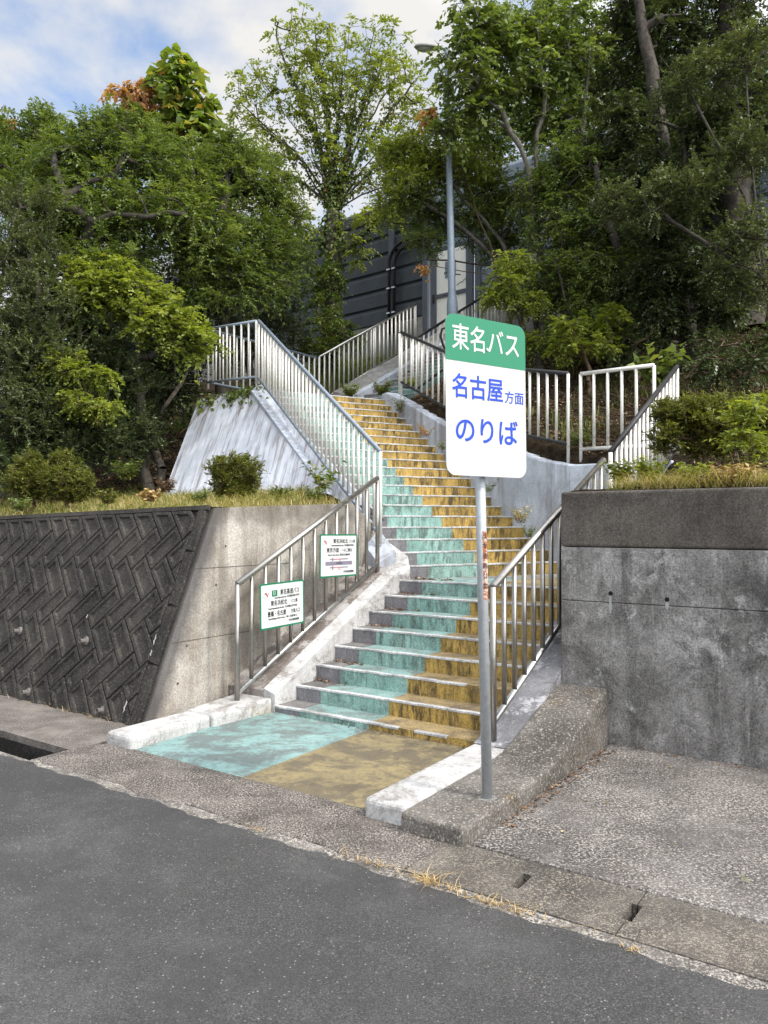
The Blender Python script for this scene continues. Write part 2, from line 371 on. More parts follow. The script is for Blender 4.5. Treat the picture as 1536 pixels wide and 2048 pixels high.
M['rust'] = concrete('rusted_sticker', (.26, .075, .03), (.40, .15, .07), (.7, .68, .62), .9, 0, 0, 0, wear=(.70, .68, .64), wear_amt=.9, scale=9)
def striped(name, c):
    t = NT(name)
    ww = t.n('ShaderNodeTexWave'); ww.wave_type = 'BANDS'; ww.bands_direction = 'X'; ww.inputs['Scale'].default_value = 26
    tcn = t.n('ShaderNodeTexCoord'); t.l(tcn.outputs['Object'], ww.inputs['Vector'])
    t.col(t.mix(t.ramp(ww.outputs[0], [(.3, 0), (.7, .5)]), c, tuple(x * .80 for x in c)))
    t.b.inputs['Roughness'].default_value = .35; return t.m
M['facewhite'] = striped('reflective_white', (.54, .55, .55)); M['facegreen'] = striped('reflective_green', (.016, .21, .11))
def earth(name, stops, sc=6):
    t = NT(name)
    c = t.ramp(t.noise(sc, 10, .75), stops)
    c = t.mix(1, c, t.ramp(t.noise(60, 5, .8), [(.3, .5), (.7, 1.4)]), 'MULTIPLY')
    t.col(c); t.b.inputs['Roughness'].default_value = 1; t.b.inputs['Specular IOR Level'].default_value = .05; t.bump(t.noise(14, 8, .8), .9, .06); return t.m
M['earth'] = earth('litter_covered_earth', [(.40, (.020, .015, .010)), (.52, (.045, .034, .022)), (.66, (.075, .058, .040))])
M['far'] = earth('distant_ground', [(.35, (.05, .06, .03)), (.65, (.09, .09, .06))], .3)
M['bark'] = concrete('tree_bark', (.035, .029, .023), (.095, .082, .068), (.022, .019, .016), .5, .5, .3, 0, scale=6)
M['barkpale'] = concrete('pale_bark', (.13, .12, .10), (.25, .235, .20), (.07, .065, .05), .6, .4, .3, 0, scale=6)
M['twig'] = plain('twig', (.12, .085, .055), .9)
M['leaf_mid'] = leafmat('mid_green_leaves', [(0, (.062, .098, .028)), (.5, (.132, .185, .052)), (.9, (.235, .295, .090)), (1, (.33, .35, .11))])
M['leaf_dark'] = leafmat('dark_evergreen_leaves', [(0, (.034, .050, .024)), (.6, (.078, .108, .046)), (1, (.150, .180, .072))], .2, .35)
M['leaf_fine'] = leafmat('grey_green_fine_leaves', [(0, (0.055, 0.073, 0.037)), (.6, (0.128, 0.159, 0.071)), (1, (0.244, 0.268, 0.110))], .2)
M['leaf_bright'] = leafmat('yellow_green_leaves', [(0, (.115, .160, .030)), (.5, (.215, .265, .052)), (1, (.38, .41, .10))], .45)
M['leaf_light'] = leafmat('light_sparse_leaves', [(0, (.12, .165, .035)), (.5, (.22, .27, .06)), (1, (.34, .36, .11))], .45)
M['leaf_ivy'] = leafmat('ivy_leaves', [(0, (0.042, 0.077, 0.017)), (.6, (0.119, 0.175, 0.035)), (.92, (0.224, 0.266, 0.063)), (1, (0.224, 0.084, 0.042))], .3)
M['leaf_orange'] = leafmat('orange_brown_leaves', [(0, (.32, .17, .10)), (.5, (.50, .27, .14)), (1, (.60, .40, .14))], .4)
M['leaf_big'] = leafmat('broad_green_leaves', [(0, (.10, .165, .035)), (.7, (.21, .28, .07)), (.84, (.36, .34, .08)), (.92, (.52, .30, .07)), (1, (.42, .17, .07))], .4)
M['leaf_hedge'] = leafmat('clipped_shrub_leaves', [(0, (.060, .075, .018)), (.6, (.155, .175, .038)), (1, (.30, .30, .07))], .3)
M['straw'] = leafmat('dry_grass', [(0, (.17, .20, .06)), (.3, (.30, .28, .11)), (.65, (.46, .37, .20)), (1, (.62, .52, .32))], .3, .7)
M['straw_dry'] = leafmat('bleached_dry_grass', [(0, (.30, .19, .08)), (.5, (.46, .32, .15)), (1, (.62, .48, .27))], .2, .8)
M['grass'] = leafmat('green_grass', [(0, (.06, .10, .02)), (.6, (.15, .20, .045)), (1, (.30, .28, .10))], .35, .7)
M['litter'] = leafmat('fallen_brown_leaves', [(0, (0.058, 0.033, 0.019)), (.5, (0.156, 0.088, 0.052)), (.85, (0.286, 0.195, 0.124)), (1, (0.416, 0.351, 0.260))], .1, .9)

# ------------------------------------------------------------------ ground, road, pavement
def sheet(name, poly, z, mat, kind='structure', label=None, cat=None, thick=None):
    m = MB(); m.prism(poly, z - (thick or .06), z)
    o = m.build(name, mat)
    if kind: o['kind'] = kind
    return tag(o, label, cat)
def rect(a0, a1, b0, b1): return [tuple(W(a, b))[:2] for a, b in ((a0, b0), (a1, b0), (a1, b1), (a0, b1))]
rng = np.random.default_rng(7)
g = MB(); g.add([(-300, -300, -.9), (300, -300, -.9), (300, 300, -.9), (-300, 300, -.9)], [(0, 1, 2, 3)]); tag(g.build('ground', M['far']), kind='structure')
# road: ragged far edge lapping on the kerb strip
m = MB(); xs = np.arange(-14, 9, .06); vb = []
vs = [W(-60, -60), W(60, -60), W(60, -2.05)]
edge = []
for i, a in enumerate(xs[::-1]):
    j = .012 * math.sin(a * 9.1) + .010 * math.sin(a * 23.7 + 1) + rng.normal(0, .006)
    edge.append(W(a, -2.035 + j - (.0 if a > -.4 else .0)))
vs += edge + [W(-60, -2.05)]
road = mesh_obj('road', [(v.x, v.y, .012) for v in vs], [tuple(range(len(vs)))], M['asphalt']); tag(road, kind='structure')
m = MB(); m.prism(rect(-60, 60, -60, -2.06), -.5, .004); tag(m.build('road_base', M['asphalt']), kind='structure')
# concrete edge strip between road and gutter (right of the apron) and left
sheet('kerb_strip', rect(2.62, 40, -2.10, -1.955), .010, M['edge'], thick=.5)
sheet('kerb_strip', rect(-40, -.56, -2.10, -2.0), .010, M['edge'], thick=.5)
# apron with a broken front edge
ap = [W(-.46, -1.40), W(-.56, -1.66)]
k = [( -.56, -2.0)] + [(x, -1.965 + .02 * math.sin(x * 7) + .012 * math.sin(x * 19)) for x in np.arange(-.5, 2.55, .08)] + [(2.58, -1.97), (2.66, -1.75), (2.62, -1.40)]
poly = [tuple(p)[:2] for p in ap] + [tuple(W(*q))[:2] for q in k]
m = MB(); m.prism(poly, -.4, .014); tag(bevel(m.build('apron_pavement', M['aggregate']), .006, 1), kind='structure')
# painted platform at the foot of the stairs, gutter lids, slab to the right, strip to the left
sheet('side_pavement', rect(-40, -.56, -1.66, -.80), .0, M['strip'], thick=.5)
m = MB(); m.prism(rect(-.56, .3, -1.40, -.5), -.3, .006); tag(m.build('side_pavement', M['strip']), kind='structure')
m = MB(); m.prism(rect(2.74, 40, -1.50, .80), -.4, .018); tag(bevel(m.build('washed_slab_pavement', M['slab']), .01), kind='structure')
m = MB(); m.prism(rect(-40, -.58, -2.0, -1.66), -.8, -.52); tag(m.build('gutter_bottom', M['gutter_shade']), kind='structure')
m = MB(); m.prism(rect(-40, -.58, -1.664, -1.652), -.6, -.055); m.prism(rect(-.585, -.567, -2.0, -1.66), -.6, -.03); tag(m.build('gutter_side', M['gutter_shade']), kind='structure')  # thin lining added so the trench walls carry painted shade
sheet('kerb_strip', rect(-.56, 2.60, -2.10, -1.95), .009, M['edge'], thick=.5)
# gutter lids
def slot_lid(a0, a1, first, label):
    mid_slot = first
    m = MB(); b0, b1 = -1.955, -1.515; z0, z1 = -.12, .016; s = .10; bm = (b0 + b1) / 2; hb = .08; hw = .024
    slots = [(a0 + a1) / 2]
    # body as four strips leaving one slot in the middle and half a slot at each end
    def bx(x0, x1, y0, y1): m.prism(rect(x0, x1, y0, y1), z0, z1)
    c = slots[0]
    me_ = []
    if not mid_slot:
        bx(a0 + .003, a1 - .003, bm + hb, b1); bx(a0 + .003, a1 - .003, b0, bm - hb); bx(a0 + hw, a1 - .003, bm - hb, bm + hb)
        return tag(m.build('gutter_lid', M['lid']), label, 'gutter lid', 'concrete gutter lids along the road edge')
    bx(a0 + .003, c - hw, bm + hb, b1); bx(c - hw, c + hw, bm + hb, b1); bx(c + hw, a1 - .003, bm + hb, b1)
    bx(a0 + .003, c - hw, b0, bm - hb); bx(c - hw, c + hw, b0, bm - hb); bx(c + hw, a1 - .003, b0, bm - hb)
    bx(a0 + hw, c - hw, bm - hb, bm + hb); bx(c + hw, a1 - hw, bm - hb, bm + hb)
    o = m.build('gutter_lid', M['lid'])
    return tag(o, label, 'gutter lid', 'concrete gutter lids along the road edge')
slot_lid(2.62, 3.66, True, 'speckled concrete gutter lid nearest the stair apron, dry grass along its road side')
slot_lid(3.66, 5.20, False, 'speckled concrete gutter lid at the right edge of the photo, beyond the second slot')
m = MB(); m.prism(rect(5.21, 40, -1.95, -1.52), -.1, .012); tag(m.build('gutter_cover_pavement', M['lid']), kind='structure')
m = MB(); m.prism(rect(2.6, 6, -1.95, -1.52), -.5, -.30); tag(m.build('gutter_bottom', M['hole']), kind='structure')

# ------------------------------------------------------------------ hillside
def on_stairs(a, b):
    x = O.x + U1.x * a + V1.x * b; y = O.y + U1.y * a + V1.y * b
    Pf = np.stack([x, y], 1); ABf = np.stack([a, b], 1)
    low = inpoly(ABf, [(-.75, -2), (2.62, -2), (2.62, 4.52), (1.0, 4.52), (-.3, 2.5), (-.75, 2.5)])
    low |= inpoly(Pf, [tuple(W2(*q))[:2] for q in ((-.30, -.3), (2.9, -.3), (2.9, 5.3), (-.30, 5.3))])
    low |= inpoly(Pf, LANDP) | inpoly(ABf, [(-4.85, 7), (-3.0, 7), (-3.0, 11.5), (-4.85, 11.5)])
    low |= inpoly(ABf, [(-.9, 2.68), (-5.6, 2.68), (-6.2, 4.6), (-4.6, 4.8)])
    low |= (a > 2.2) & (b < .98) & (a < 40)
    return low
def inpoly(P, poly):
    x, y = P[:, 0], P[:, 1]; r = np.zeros(len(P), bool); j = len(poly) - 1
    for i in range(len(poly)):
        xi, yi = poly[i]; xj, yj = poly[j]
        c = ((yi > y) != (yj > y)) & (x < (xj - xi) * (y - yi) / (yj - yi + 1e-12) + xi); r ^= c; j = i
    return r
def smooth(x): x = np.clip(x, 0, 1); return x * x * (3 - 2 * x)
def height(a, b):
    hl = np.where(b < 2.8, 1.80 + .045 * b + .075 * b * smooth((-a - .75) / 1.0), 2.13 + .455 * (b - 2.8))
    hr = 1.95 + .03 * np.minimum(b, 3.4) + np.maximum(0, b - 3.5) * .50
    w_ = smooth((a + .5) / 1.5)
    h = hl * (1 - w_) + hr * w_
    h = np.where(a < -.68, h + np.clip(.022 * (a + .68), -.9, 0) * np.clip(1 - b / 4, 0, 1), h)
    h = h + .05 * np.sin(a * 2.1 + b) * np.clip((b - 2) / 2, 0, 1) + .04 * np.sin(a * 5.3 - b * 3.1) * np.clip((b - 3) / 2, 0, 1)
    return np.minimum(h, 6.35)
def hgt(x, y):
    a, b = ABv(x, y); return float(height(np.array([a]), np.array([b]))[0])
LAND = [W2(0, 5.02), W2(2.45, 5.02), Vector((-3.18, 13.85, 0)), Vector((-1.46, 16.35, 0)), W(-4.95, 7.5), W(-4.47, 7.15), W(-3.05, 7.15)]
LANDP = [(p.x, p.y) for p in LAND]
aa = np.concatenate([np.arange(-50, -9, 1.0), np.arange(-9, 8, .11), np.arange(8, 50, 1.2)])
bb = np.concatenate([np.arange(-.06, 13, .11), np.arange(13, 70, 2.0)])
AA, BB = np.meshgrid(aa, bb, indexing='ij'); HH = height(AA, BB)
XX = O.x + U1.x * AA + V1.x * BB; YY = O.y + U1.y * AA + V1.y * BB
Pf = np.stack([XX.ravel(), YY.ravel()], 1); ABf = np.stack([AA.ravel(), BB.ravel()], 1)
low = inpoly(ABf, [(-.80, -2), (2.28, -2), (2.28, 4.38), (1.0, 4.38), (-.3, 2.5), (-.8, 2.5)])
low |= inpoly(Pf, [tuple(W2(*q))[:2] for q in ((-.12, -.3), (2.62, -.3), (2.62, 5.1), (-.12, 5.1))])
low |= inpoly(Pf, LANDP) | inpoly(ABf, [(-4.85, 7), (-3.0, 7), (-3.0, 11.5), (-4.85, 11.5)])
low |= (ABf[:, 0] > -.85) & (ABf[:, 1] < .93)
hh = HH.ravel().copy() + rng.normal(0, .012, HH.size); hh[low] = -.4
nA, nB = HH.shape
idx = np.arange(nA * nB).reshape(nA, nB)
Fq = np.stack([idx[:-1, :-1], idx[1:, :-1], idx[1:, 1:], idx[:-1, 1:]], -1).reshape(-1, 4)
hill = quick_mesh('hillside', np.stack([XX.ravel(), YY.ravel(), hh], 1), Fq, M['earth']); tag(hill, kind='structure')

# ------------------------------------------------------------------ staircase
PAINT = [M['riser_grey'], M['riser_teal'], M['riser_yellow'], M['tread_grey'], M['tread_teal'], M['tread_yellow'], M['greyc'], M['riser_dteal']]
stair = empty('staircase', W(1, 0), 'long concrete staircase painted teal, ochre and grey with white nosings, climbing to the barrier', 'staircase')
def step(p0, p1, d0, d1, z, rise, zones, nose=True, dark=False, nseg=10, gaps=()):
    """riser from p0 (left) to p1 (right); d0,d1 = tread depth vectors at both ends; zones = [(frac_end, paint index)]"""
    m = MB(); p0, p1, d0, d1 = (Vector(v[:2]) for v in (p0, p1, d0, d1)); f0 = 0; bot = z - rise - .02
    for f1, pi in zones:
        a, b = p0.lerp(p1, f0), p0.lerp(p1, f1); da, db = d0.lerp(d1, f0), d0.lerp(d1, f1)
        vs = [(a.x, a.y, bot), (b.x, b.y, bot), (b.x, b.y, z), (a.x, a.y, z), ((b + db).x, (b + db).y, z), ((a + da).x, (a + da).y, z)]
        rp = 7 if (dark and pi == 1) else pi
        m.add(vs[:4], [(0, 1, 2, 3)], rp); m.add([vs[3], vs[2], vs[4], vs[5]], [(0, 1, 2, 3)], pi + 3)
        f0 = f1
    a, b = p0, p1
    e0, e1 = a + d0, b + d1
    m.add([(a.x, a.y, bot), (a.x, a.y, z), (e0.x, e0.y, z), (e0.x, e0.y, bot)], [(0, 1, 2, 3)], 6)
    m.add([(b.x, b.y, bot), (b.x, b.y, z), (e1.x, e1.y, z), (e1.x, e1.y, bot)], [(3, 2, 1, 0)], 6)
    s = m.build('step', None, stair, mats=PAINT)
    if nose:
        n = MB(); u = (p1 - p0); Lg = u.length; u.normalize(); fw = Vector((-u.y, u.x)); r = random.Random(int(z * 1000))
        x = .0
        while x < Lg - .02:
            l = min(.15, Lg - x); x0, x1 = x + .0015, x + l - .0015
            if not any(g0 < x / Lg < g1 for g0, g1 in gaps):
                dz = r.uniform(-.0025, .0025)
                q = [p0 + u * x0 - fw * .007, p0 + u * x1 - fw * .007, p0 + u * x1 + fw * .040, p0 + u * x0 + fw * .040]
                n.prism([tuple(v) for v in q], z - .016 + dz, z + .004 + dz)
            x += .15
        bevel(n.build('nosing', M['nosing'], s), .004, 2)
    return s
G1, TY1, AE = .206, .96, 2.08
for k in range(1, 9):
    b0 = .064 + T1 * (k - 1); z = Z1 + R1_ * (k - 1) + (.012 if k == 1 else 0); al = -.10
    if k == 8:
        p0, p1 = W(al, b0), W(AE, b0); e0, e1 = W2(2.36, 0), W(2.2, 4.32)
        d0, d1 = (e0 - p0), (e1 - p1)
        d0 = d0 + (d0.normalized() * .03)
    else:
        p0, p1 = W(al, b0), W(AE, b0); d0 = d1 = Vector((V1.x, V1.y, 0)) * (T1 + .03)
    fr = lambda a: (a - al) / (AE - al)
    gp = ((.57, .64), (.76, .9)) if k == 1 else ((.72, 1.0),) if k == 3 else ()
    step(p0, p1, d0, d1, z, R1_ if k > 1 else .07, [(fr(G1), 0), (fr(TY1), 1), (1, 2)], gaps=gp)
for k in range(9, 29):
    t = T2 * (k - 9); z = Z9 + R2_ * (k - 9)
    # the lowest lines run on to the right past the corner of the side wall
    wr = 0.0
    wl = 2.38
    if k == 9: wr = -.02
    p0, p1 = W2(wl, t), W2(wr, t)
    dep = T2 + .03 if k < 28 else .6
    d = Vector((V2.x, V2.y, 0)) * dep
    fr = lambda w_: (wl - w_) / (wl - wr)
    step(p0, p1, d, d, z, R2_, [(fr(1.99), 0), (fr(1.163), 1), (1, 2)])
# landing slab
m = MB(); m.prism([(p.x, p.y) for p in LAND], 1.5, Z9 + R2_ * 19 - .006)
m.build('landing', M['greyc'], stair)
m = MB()                                  # wedge landing under the turn
m.prism([tuple(W(-.1, 2.14))[:2], tuple(W(2.2, 2.14))[:2], tuple(W(2.2, 4.3))[:2], tuple(W2(0, .05))[:2], tuple(W2(2.36, .05))[:2]], -.3, Z1 + R1_ * 7 - .006)
m.build('landing', M['greyc'], stair)
for k in range(29, 44):
    b0 = 7.15 + .30 * (k - 29); z = Z9 + R2_ * (k - 9)
    p0, p1 = W(-4.47, b0), W(-3.07, b0); d = Vector((V1.x, V1.y, 0)) * (.33 if k < 43 else 1.0)
    step(p0, p1, d, d, z, R2_, [(.26, 0), (1, 1)], dark=True)
# painted platform
m = MB()
def pq(a0, a1, b0, b1, mi): m.prism(rect(a0, a1, b0, b1), -.2, .034 if mi < 9 else 0, mi)
m.prism(rect(-.20, .96, -1.405, .10), -.2, .010, 0); m.prism(rect(.961, 2.06, -1.405, .10), -.2, .010, 1)
def platpaint(name, c1, c2, gr1, gr2):
    t = NT(name)
    c = t.ramp(t.noise(2.0, 7, .65), [(.35, c1), (.65, c2)])
    g_ = t.ramp(t.noise(2.1, 12, .80, dist=.5, sc=(1, 1.3, 1)), [(.46, 0), (.54, .75)])
    c = t.mix(g_, c, gr1)
    c = t.mix(t.ramp(t.noise(13, 10, .82), [(.50, 0), (.60, .5)]), c, gr2)
    c = t.mix(1, c, t.ramp(t.noise(180, 3, .6), [(.3, .7), (.7, 1.25)]), 'MULTIPLY')
    t.col(c); t.bump(t.noise(100, 5, .7), .35, .006); return t.m
m.build('painted_platform', None, stair, mats=[platpaint('teal_platform', (.18, .30, .29), (.26, .40, .385), (.13, .135, .13), (.11, .112, .108)), platpaint('ochre_platform', (.225, .185, .105), (.31, .25, .13), (.105, .09, .07), (.10, .088, .068))])

# ------------------------------------------------------------------ kerbs, ramps and side walls of the stairs
def abprism(m, pts, z0, zt, mi=0): m.prism([tuple(W(a, b))[:2] for a, b in pts], z0, zt, mi)
def zr(b, base=.135): return base + .5 * (b + .05) if b > -.05 else base
kl = empty('stair_kerb', W(-.3, -1), 'white painted kerb left of the stairs, low at the front and rising as a worn ramp', 'kerb')
m = MB(); abprism(m, [(-.48, -1.43), (-.16, -1.43), (-.17, -.62), (-.47, -.62)], -.1, .112)
bevel(m.build('kerb_front', M['whitepaint'], kl), .04, 3)
m = MB(); abprism(m, [(-.50, -.615), (-.155, -.615), (-.11, .06), (-.55, .06)], -.1, [.112, .112, .135, .135])
bevel(m.build('kerb_middle', M['whitepaint'], kl), .03, 3)
m = MB()
bs = [.06, .4, .8, 1.2, 1.6, 2.0, 2.12]
for i in range(len(bs) - 1):
    b0, b1 = bs[i], bs[i + 1]
    abprism(m, [(-.68, b0), (-.22, b0), (-.22, b1), (-.68, b1)], -.1, [zr(b0), zr(b0), zr(b1), zr(b1)])
o = m.build('ramp', M['rampwhite'], kl)
m = MB()
for i in range(len(bs) - 1):
    b0, b1 = bs[i], bs[i + 1]
    abprism(m, [(-.222, b0), (-.088, b0), (-.088, b1), (-.222, b1)], -.1, [zr(b0) + .018, zr(b0) - .02, zr(b1) - .02, zr(b1) + .018])
m.build('ramp_edge', M['whitepaint'], kl)
# rounded white block where the two flights meet
m = MB(); abprism(m, [(-.68, 2.12), (-.16, 2.12), (-.05, 2.28), (-.20, 2.46), (-.62, 2.70), (-.78, 2.5)], 0, [1.16, 1.14, 1.22, 1.36, 1.50, 1.45])
bevel(m.build('corner_block', M['whitepaint'], kl), .04, 3)
# right kerb and stone block that carries the sign pole
kr = empty('stair_kerb', W(2.2, -1), 'worn white kerb right of the stairs with a brown stone block carrying the sign pole', 'kerb')
m = MB(); abprism(m, [(2.045, -1.50), (2.33, -1.50), (2.33, -.15), (2.045, -.15)], -.1, .125)
bevel(m.build('kerb_front', M['whitepaint'], kr), .03, 3)
m = MB()
bs = [-.15, .05, .4, .74, 1.4, 2.0, 2.6, 3.2, 4.25]
for i in range(len(bs) - 1):
    b0, b1 = bs[i], bs[i + 1]
    abprism(m, [(2.045, b0), (2.36, b0), (2.36, b1), (2.045, b1)], -.1, [zr(b0, .125), zr(b0, .125) + .03 * min(1, b0 + .15), zr(b1, .125) + .03 * min(1, b1 + .15), zr(b1, .125)])
m.build('ramp', M['rampdark'], kr)
m = MB(); pr = [(-1.56, .12), (-.62, .125), (-.30, .145), (-.05, .21), (.25, .31), (.55, .41), (.742, .45)]
for i in range(len(pr) - 1):
    (b0, z0), (b1, z1) = pr[i], pr[i + 1]
    abprism(m, [(2.334, b0), (2.74, b0), (2.74, b1), (2.334, b1)], -.1, [z0, z0, z1, z1])
import bmesh
def weld(o):
    bm = bmesh.new(); bm.from_mesh(o.data); bmesh.ops.remove_doubles(bm, verts=bm.verts, dist=.0008)
    # drop the inner faces left between neighbouring pieces
    dead = [f for f in bm.faces if all(len(e.link_faces) > 2 for e in f.edges)]
    bmesh.ops.delete(bm, geom=dead, context='FACES_ONLY'); bmesh.ops.recalc_face_normals(bm, faces=bm.faces); bm.to_mesh(o.data); bm.free()
o = m.build('stone_block', M['kerbstone'], kr); weld(o); bevel(o, .028, 3, 50)

# right retaining wall
rw = empty('retaining_wall', W(4, .74), 'weathered grey concrete retaining wall right of the stairs, streaked white and black', 'wall')
m = MB()
def wallstrip(m, z0, z1, a0, a1, b0, b1): m.prism([tuple(W(a, b))[:2] for a, b in ((a0, b0), (a1, b0), (a1, b1), (a0, b1))], z0, z1)
wallstrip(m, 1.528, 1.965, 2.36, 14, .738, 1.05); bevel(m.build('upper_course', M['wallcap'], rw), .022, 3)
m = MB(); wallstrip(m, 1.105, 1.524, 2.36, 14, .742, 1.05); bevel(m.build('middle_course', M['wallgrey'], rw), .005, 1)
m = MB(); wallstrip(m, -.3, 1.101, 2.36, 14, .742, 1.05); bevel(m.build('lower_course', M['wallgrey'], rw), .005, 1)
m = MB()
for a, b_, z in ((2.76, .742, 1.175), (3.18, .742, 1.15), (4.6, .742, 1.16)):
    c = W(a, b_, z); d = Vector((V1.x, V1.y, 0)); m.tube([c - d * .004, c + d * .03], .017, 12)
m.build('tie_hole', M['hole'], rw)
m = MB()
for a, z0, z1, wd in ((2.758, 1.02, 1.16, .010), (3.18, 1.08, 1.135, .012)):
    for q in range(5):
        za = z0 + (z1 - z0) * q / 5; zb = z0 + (z1 - z0) * (q + 1.05) / 5; ww_ = wd * (.7 + .5 * abs(math.sin(q * 2.3)))
        v = [W(a - ww_, .7395, za), W(a + ww_, .7395, za), W(a + ww_ * .8, .7395, zb), W(a - ww_ * .8, .7395, zb)]
        m.add(v, [(0, 1, 2, 3)])
m.build('lime_streak', plain('lime', (.34, .34, .34), .9), rw)

# left tan wing wall (runs beside the stairs)
tw = empty('wing_wall', W(-.68, .5), 'tan concrete wing wall behind the left stair railing, dark along its slanted edge', 'wall')
m = MB()
prof = [(-.93, -.05), (-.12, 1.86), (2.02, 1.95), (2.62, 1.60), (2.62, -.05)]
def side_prism(m, prof, a0, a1, mi=0):
    n = len(prof); vs = [W(a0, b, z) for b, z in prof] + [W(a1, b, z) for b, z in prof]
    fs = [tuple(range(n)), tuple(range(n, 2 * n))[::-1]] + [(i, i + n, (i + 1) % n + n, (i + 1) % n) for i in range(n)]
    m.add(vs, fs, mi)
def tanmat():
    t = NT('tan_wall_stained')
    base = t.ramp(t.noise(1.6, 8, .62), [(.40, (.27, .24, .205)), (.60, (.46, .43, .385))])
    c = t.mix(1, base, t.ramp(t.noise(60, 5, .75), [(.34, .6), (.66, 1.35)]), 'MULTIPLY')
    sk = t.ramp(t.noise(4.5, 6, .65, sc=(1, 1, .10)), [(.48, 0), (.62, .5)]); c = t.mix(sk, c, (.12, .10, .08))
    # lichen-dark band along the slanted front edge of the wall
    dv = t.n('ShaderNodeVectorMath', operation='DOT_PRODUCT'); t.l(t.geo.outputs['Position'], dv.inputs[0])
    nrm = Vector((V1.x, V1.y, -.42)); dv.inputs[1].default_value = tuple(nrm)
    off = W(-.68, -.93, -.05).dot(nrm)
    d = t.math('SUBTRACT', dv.outputs['Value'], off)
    d = t.math('ADD', d, t.math('MULTIPLY', t.noise(7, 6, .7), .16))
    band = t.ramp(d, [(.16, .8), (.30, 0)])
    c = t.mix(band, c, (.065, .062, .066))
    top = t.ramp(t.math('ADD', t.sep(2), t.math('MULTIPLY', t.noise(5, 6, .7, sc=(1, 1, .3)), .5)), [(.0, 0), (1, 0)])
    hz = t.math('ADD', t.math('MULTIPLY', t.sep(2), .5), t.math('MULTIPLY', t.noise(4, 6, .7, sc=(1, 1, .2)), .22))
    c = t.mix(t.ramp(hz, [(.96, 0), (1.0, .45)]), c, (.10, .088, .075))
    t.col(c); t.b.inputs['Roughness'].default_value = .92; t.bump(t.noise(60, 6, .7), .35, .01); return t.m
side_prism(m, prof, -.68, -1.0); weld_o = m.build('wall', tanmat(), tw)
bm = bmesh.new(); bm.from_mesh(weld_o.data); bmesh.ops.recalc_face_normals(bm, faces=bm.faces); bm.to_mesh(weld_o.data); bm.free()
m = MB()
for z, x0, x1 in ((1.30, -.36, .95), (.66, -.62, .35)):
    v = [W(-.6785, x0, z), W(-.6785, x1, z), W(-.6785, x1, z + .006), W(-.6785, x0, z + .006)]; m.add(v, [(0, 1, 2, 3)])
m.build('pour_joint', plain('joint', (.07, .06, .05), .9), tw)
m = MB()
for b_, z in ((.02, 1.5), (-.1, 1.14), (.25, 1.14), (-.45, .62), (-.55, .3), (.5, .95)):
    c = W(-.682, b_, z); d = Vector((U1.x, U1.y, 0)); m.tube([c - d * .01, c + d * .004], .013, 10)
m.build('tie_hole', plain('tie', (.09, .075, .06), .9), tw)

# left block wall: diagonal herringbone of framed blocks on a battered face
bw = empty('block_wall', W(-3, -.9), 'dark lichen covered retaining wall of diagonal herringbone concrete blocks, left of the stairs', 'wall')
BAT = Vector((V1.x * .42, V1.y * .42, 1)).normalized(); NRM = Vector((U1.x, U1.y, 0)).cross(BAT)
if NRM.dot(Vector((V1.x, V1.y, 0))) > 0: NRM = -NRM
DIP = .022
def BP(s, h, e=0.0):                      # s metres left of the wing wall edge, h up the slope, e proud of the face
    p = W(-.70 - s, -.945, -.03 - DIP * s) + BAT * h
    return p + NRM * e
SL = 2.06
m = MB(); Lw = 16.0
vs = [BP(0, 0), BP(Lw, 0), BP(Lw, SL), BP(0, SL)]; back = [W(-.70, -.05, -.3), W(-.70 - Lw, -.05, -.3 - DIP * Lw)]
tb = [BP(0, SL) + Vector((V1.x, V1.y, 0)) * .3, BP(Lw, SL) + Vector((V1.x, V1.y, 0)) * .3]
dn = [BP(0, -.3), BP(Lw, -.3)]
m.add([dn[0], dn[1], vs[2], vs[3], tb[0], tb[1]], [(0, 3, 2, 1), (3, 4, 5, 2)])
m.build('backing', M['block'], bw)
def clip(poly, ax, lim, keep_less):
    out_ = []
    for i in range(len(poly)):
        p, q = poly[i], poly[(i + 1) % len(poly)]
        ip = (p[ax] <= lim) == keep_less; iq = (q[ax] <= lim) == keep_less
        if ip: out_.append(p)
        if ip != iq:
            t = (lim - p[ax]) / (q[ax] - p[ax]); out_.append((p[0] + (q[0] - p[0]) * t, p[1] + (q[1] - p[1]) * t))
    return out_
BL, BWd = .430, .205; rr = random.Random(3); m = MB(); s2 = math.sqrt(.5)
def shrink(poly, d):
    n = len(poly); ar = sum(poly[i][0] * poly[(i + 1) % n][1] - poly[(i + 1) % n][0] * poly[i][1] for i in range(n)) / 2
    sg = 1 if ar > 0 else -1; out_ = []
    for i in range(n):
        p0, p1, p2 = (Vector(poly[(i + j - 1) % n]) for j in range(3))
        e1 = (p1 - p0).normalized(); e2 = (p2 - p1).normalized()
        n1 = Vector((-e1.y, e1.x)) * sg; n2 = Vector((-e2.y, e2.x)) * sg
        den = 1 + n1.dot(n2)
        if den < .2: den = .2
        out_.append(tuple(p1 + (n1 + n2) * (d / den)))
    return out_
def area(poly): return abs(sum(poly[i][0] * poly[(i + 1) % len(poly)][1] - poly[(i + 1) % len(poly)][0] * poly[i][1] for i in range(len(poly)))) / 2
def ring(m, A, ea, Bq, eb):
    n = len(A); vs = [BP(p[0], p[1], ea) for p in A] + [BP(p[0], p[1], eb) for p in Bq]
    m.add(vs, [(i, (i + 1) % n, n + (i + 1) % n, n + i) for i in range(n)])
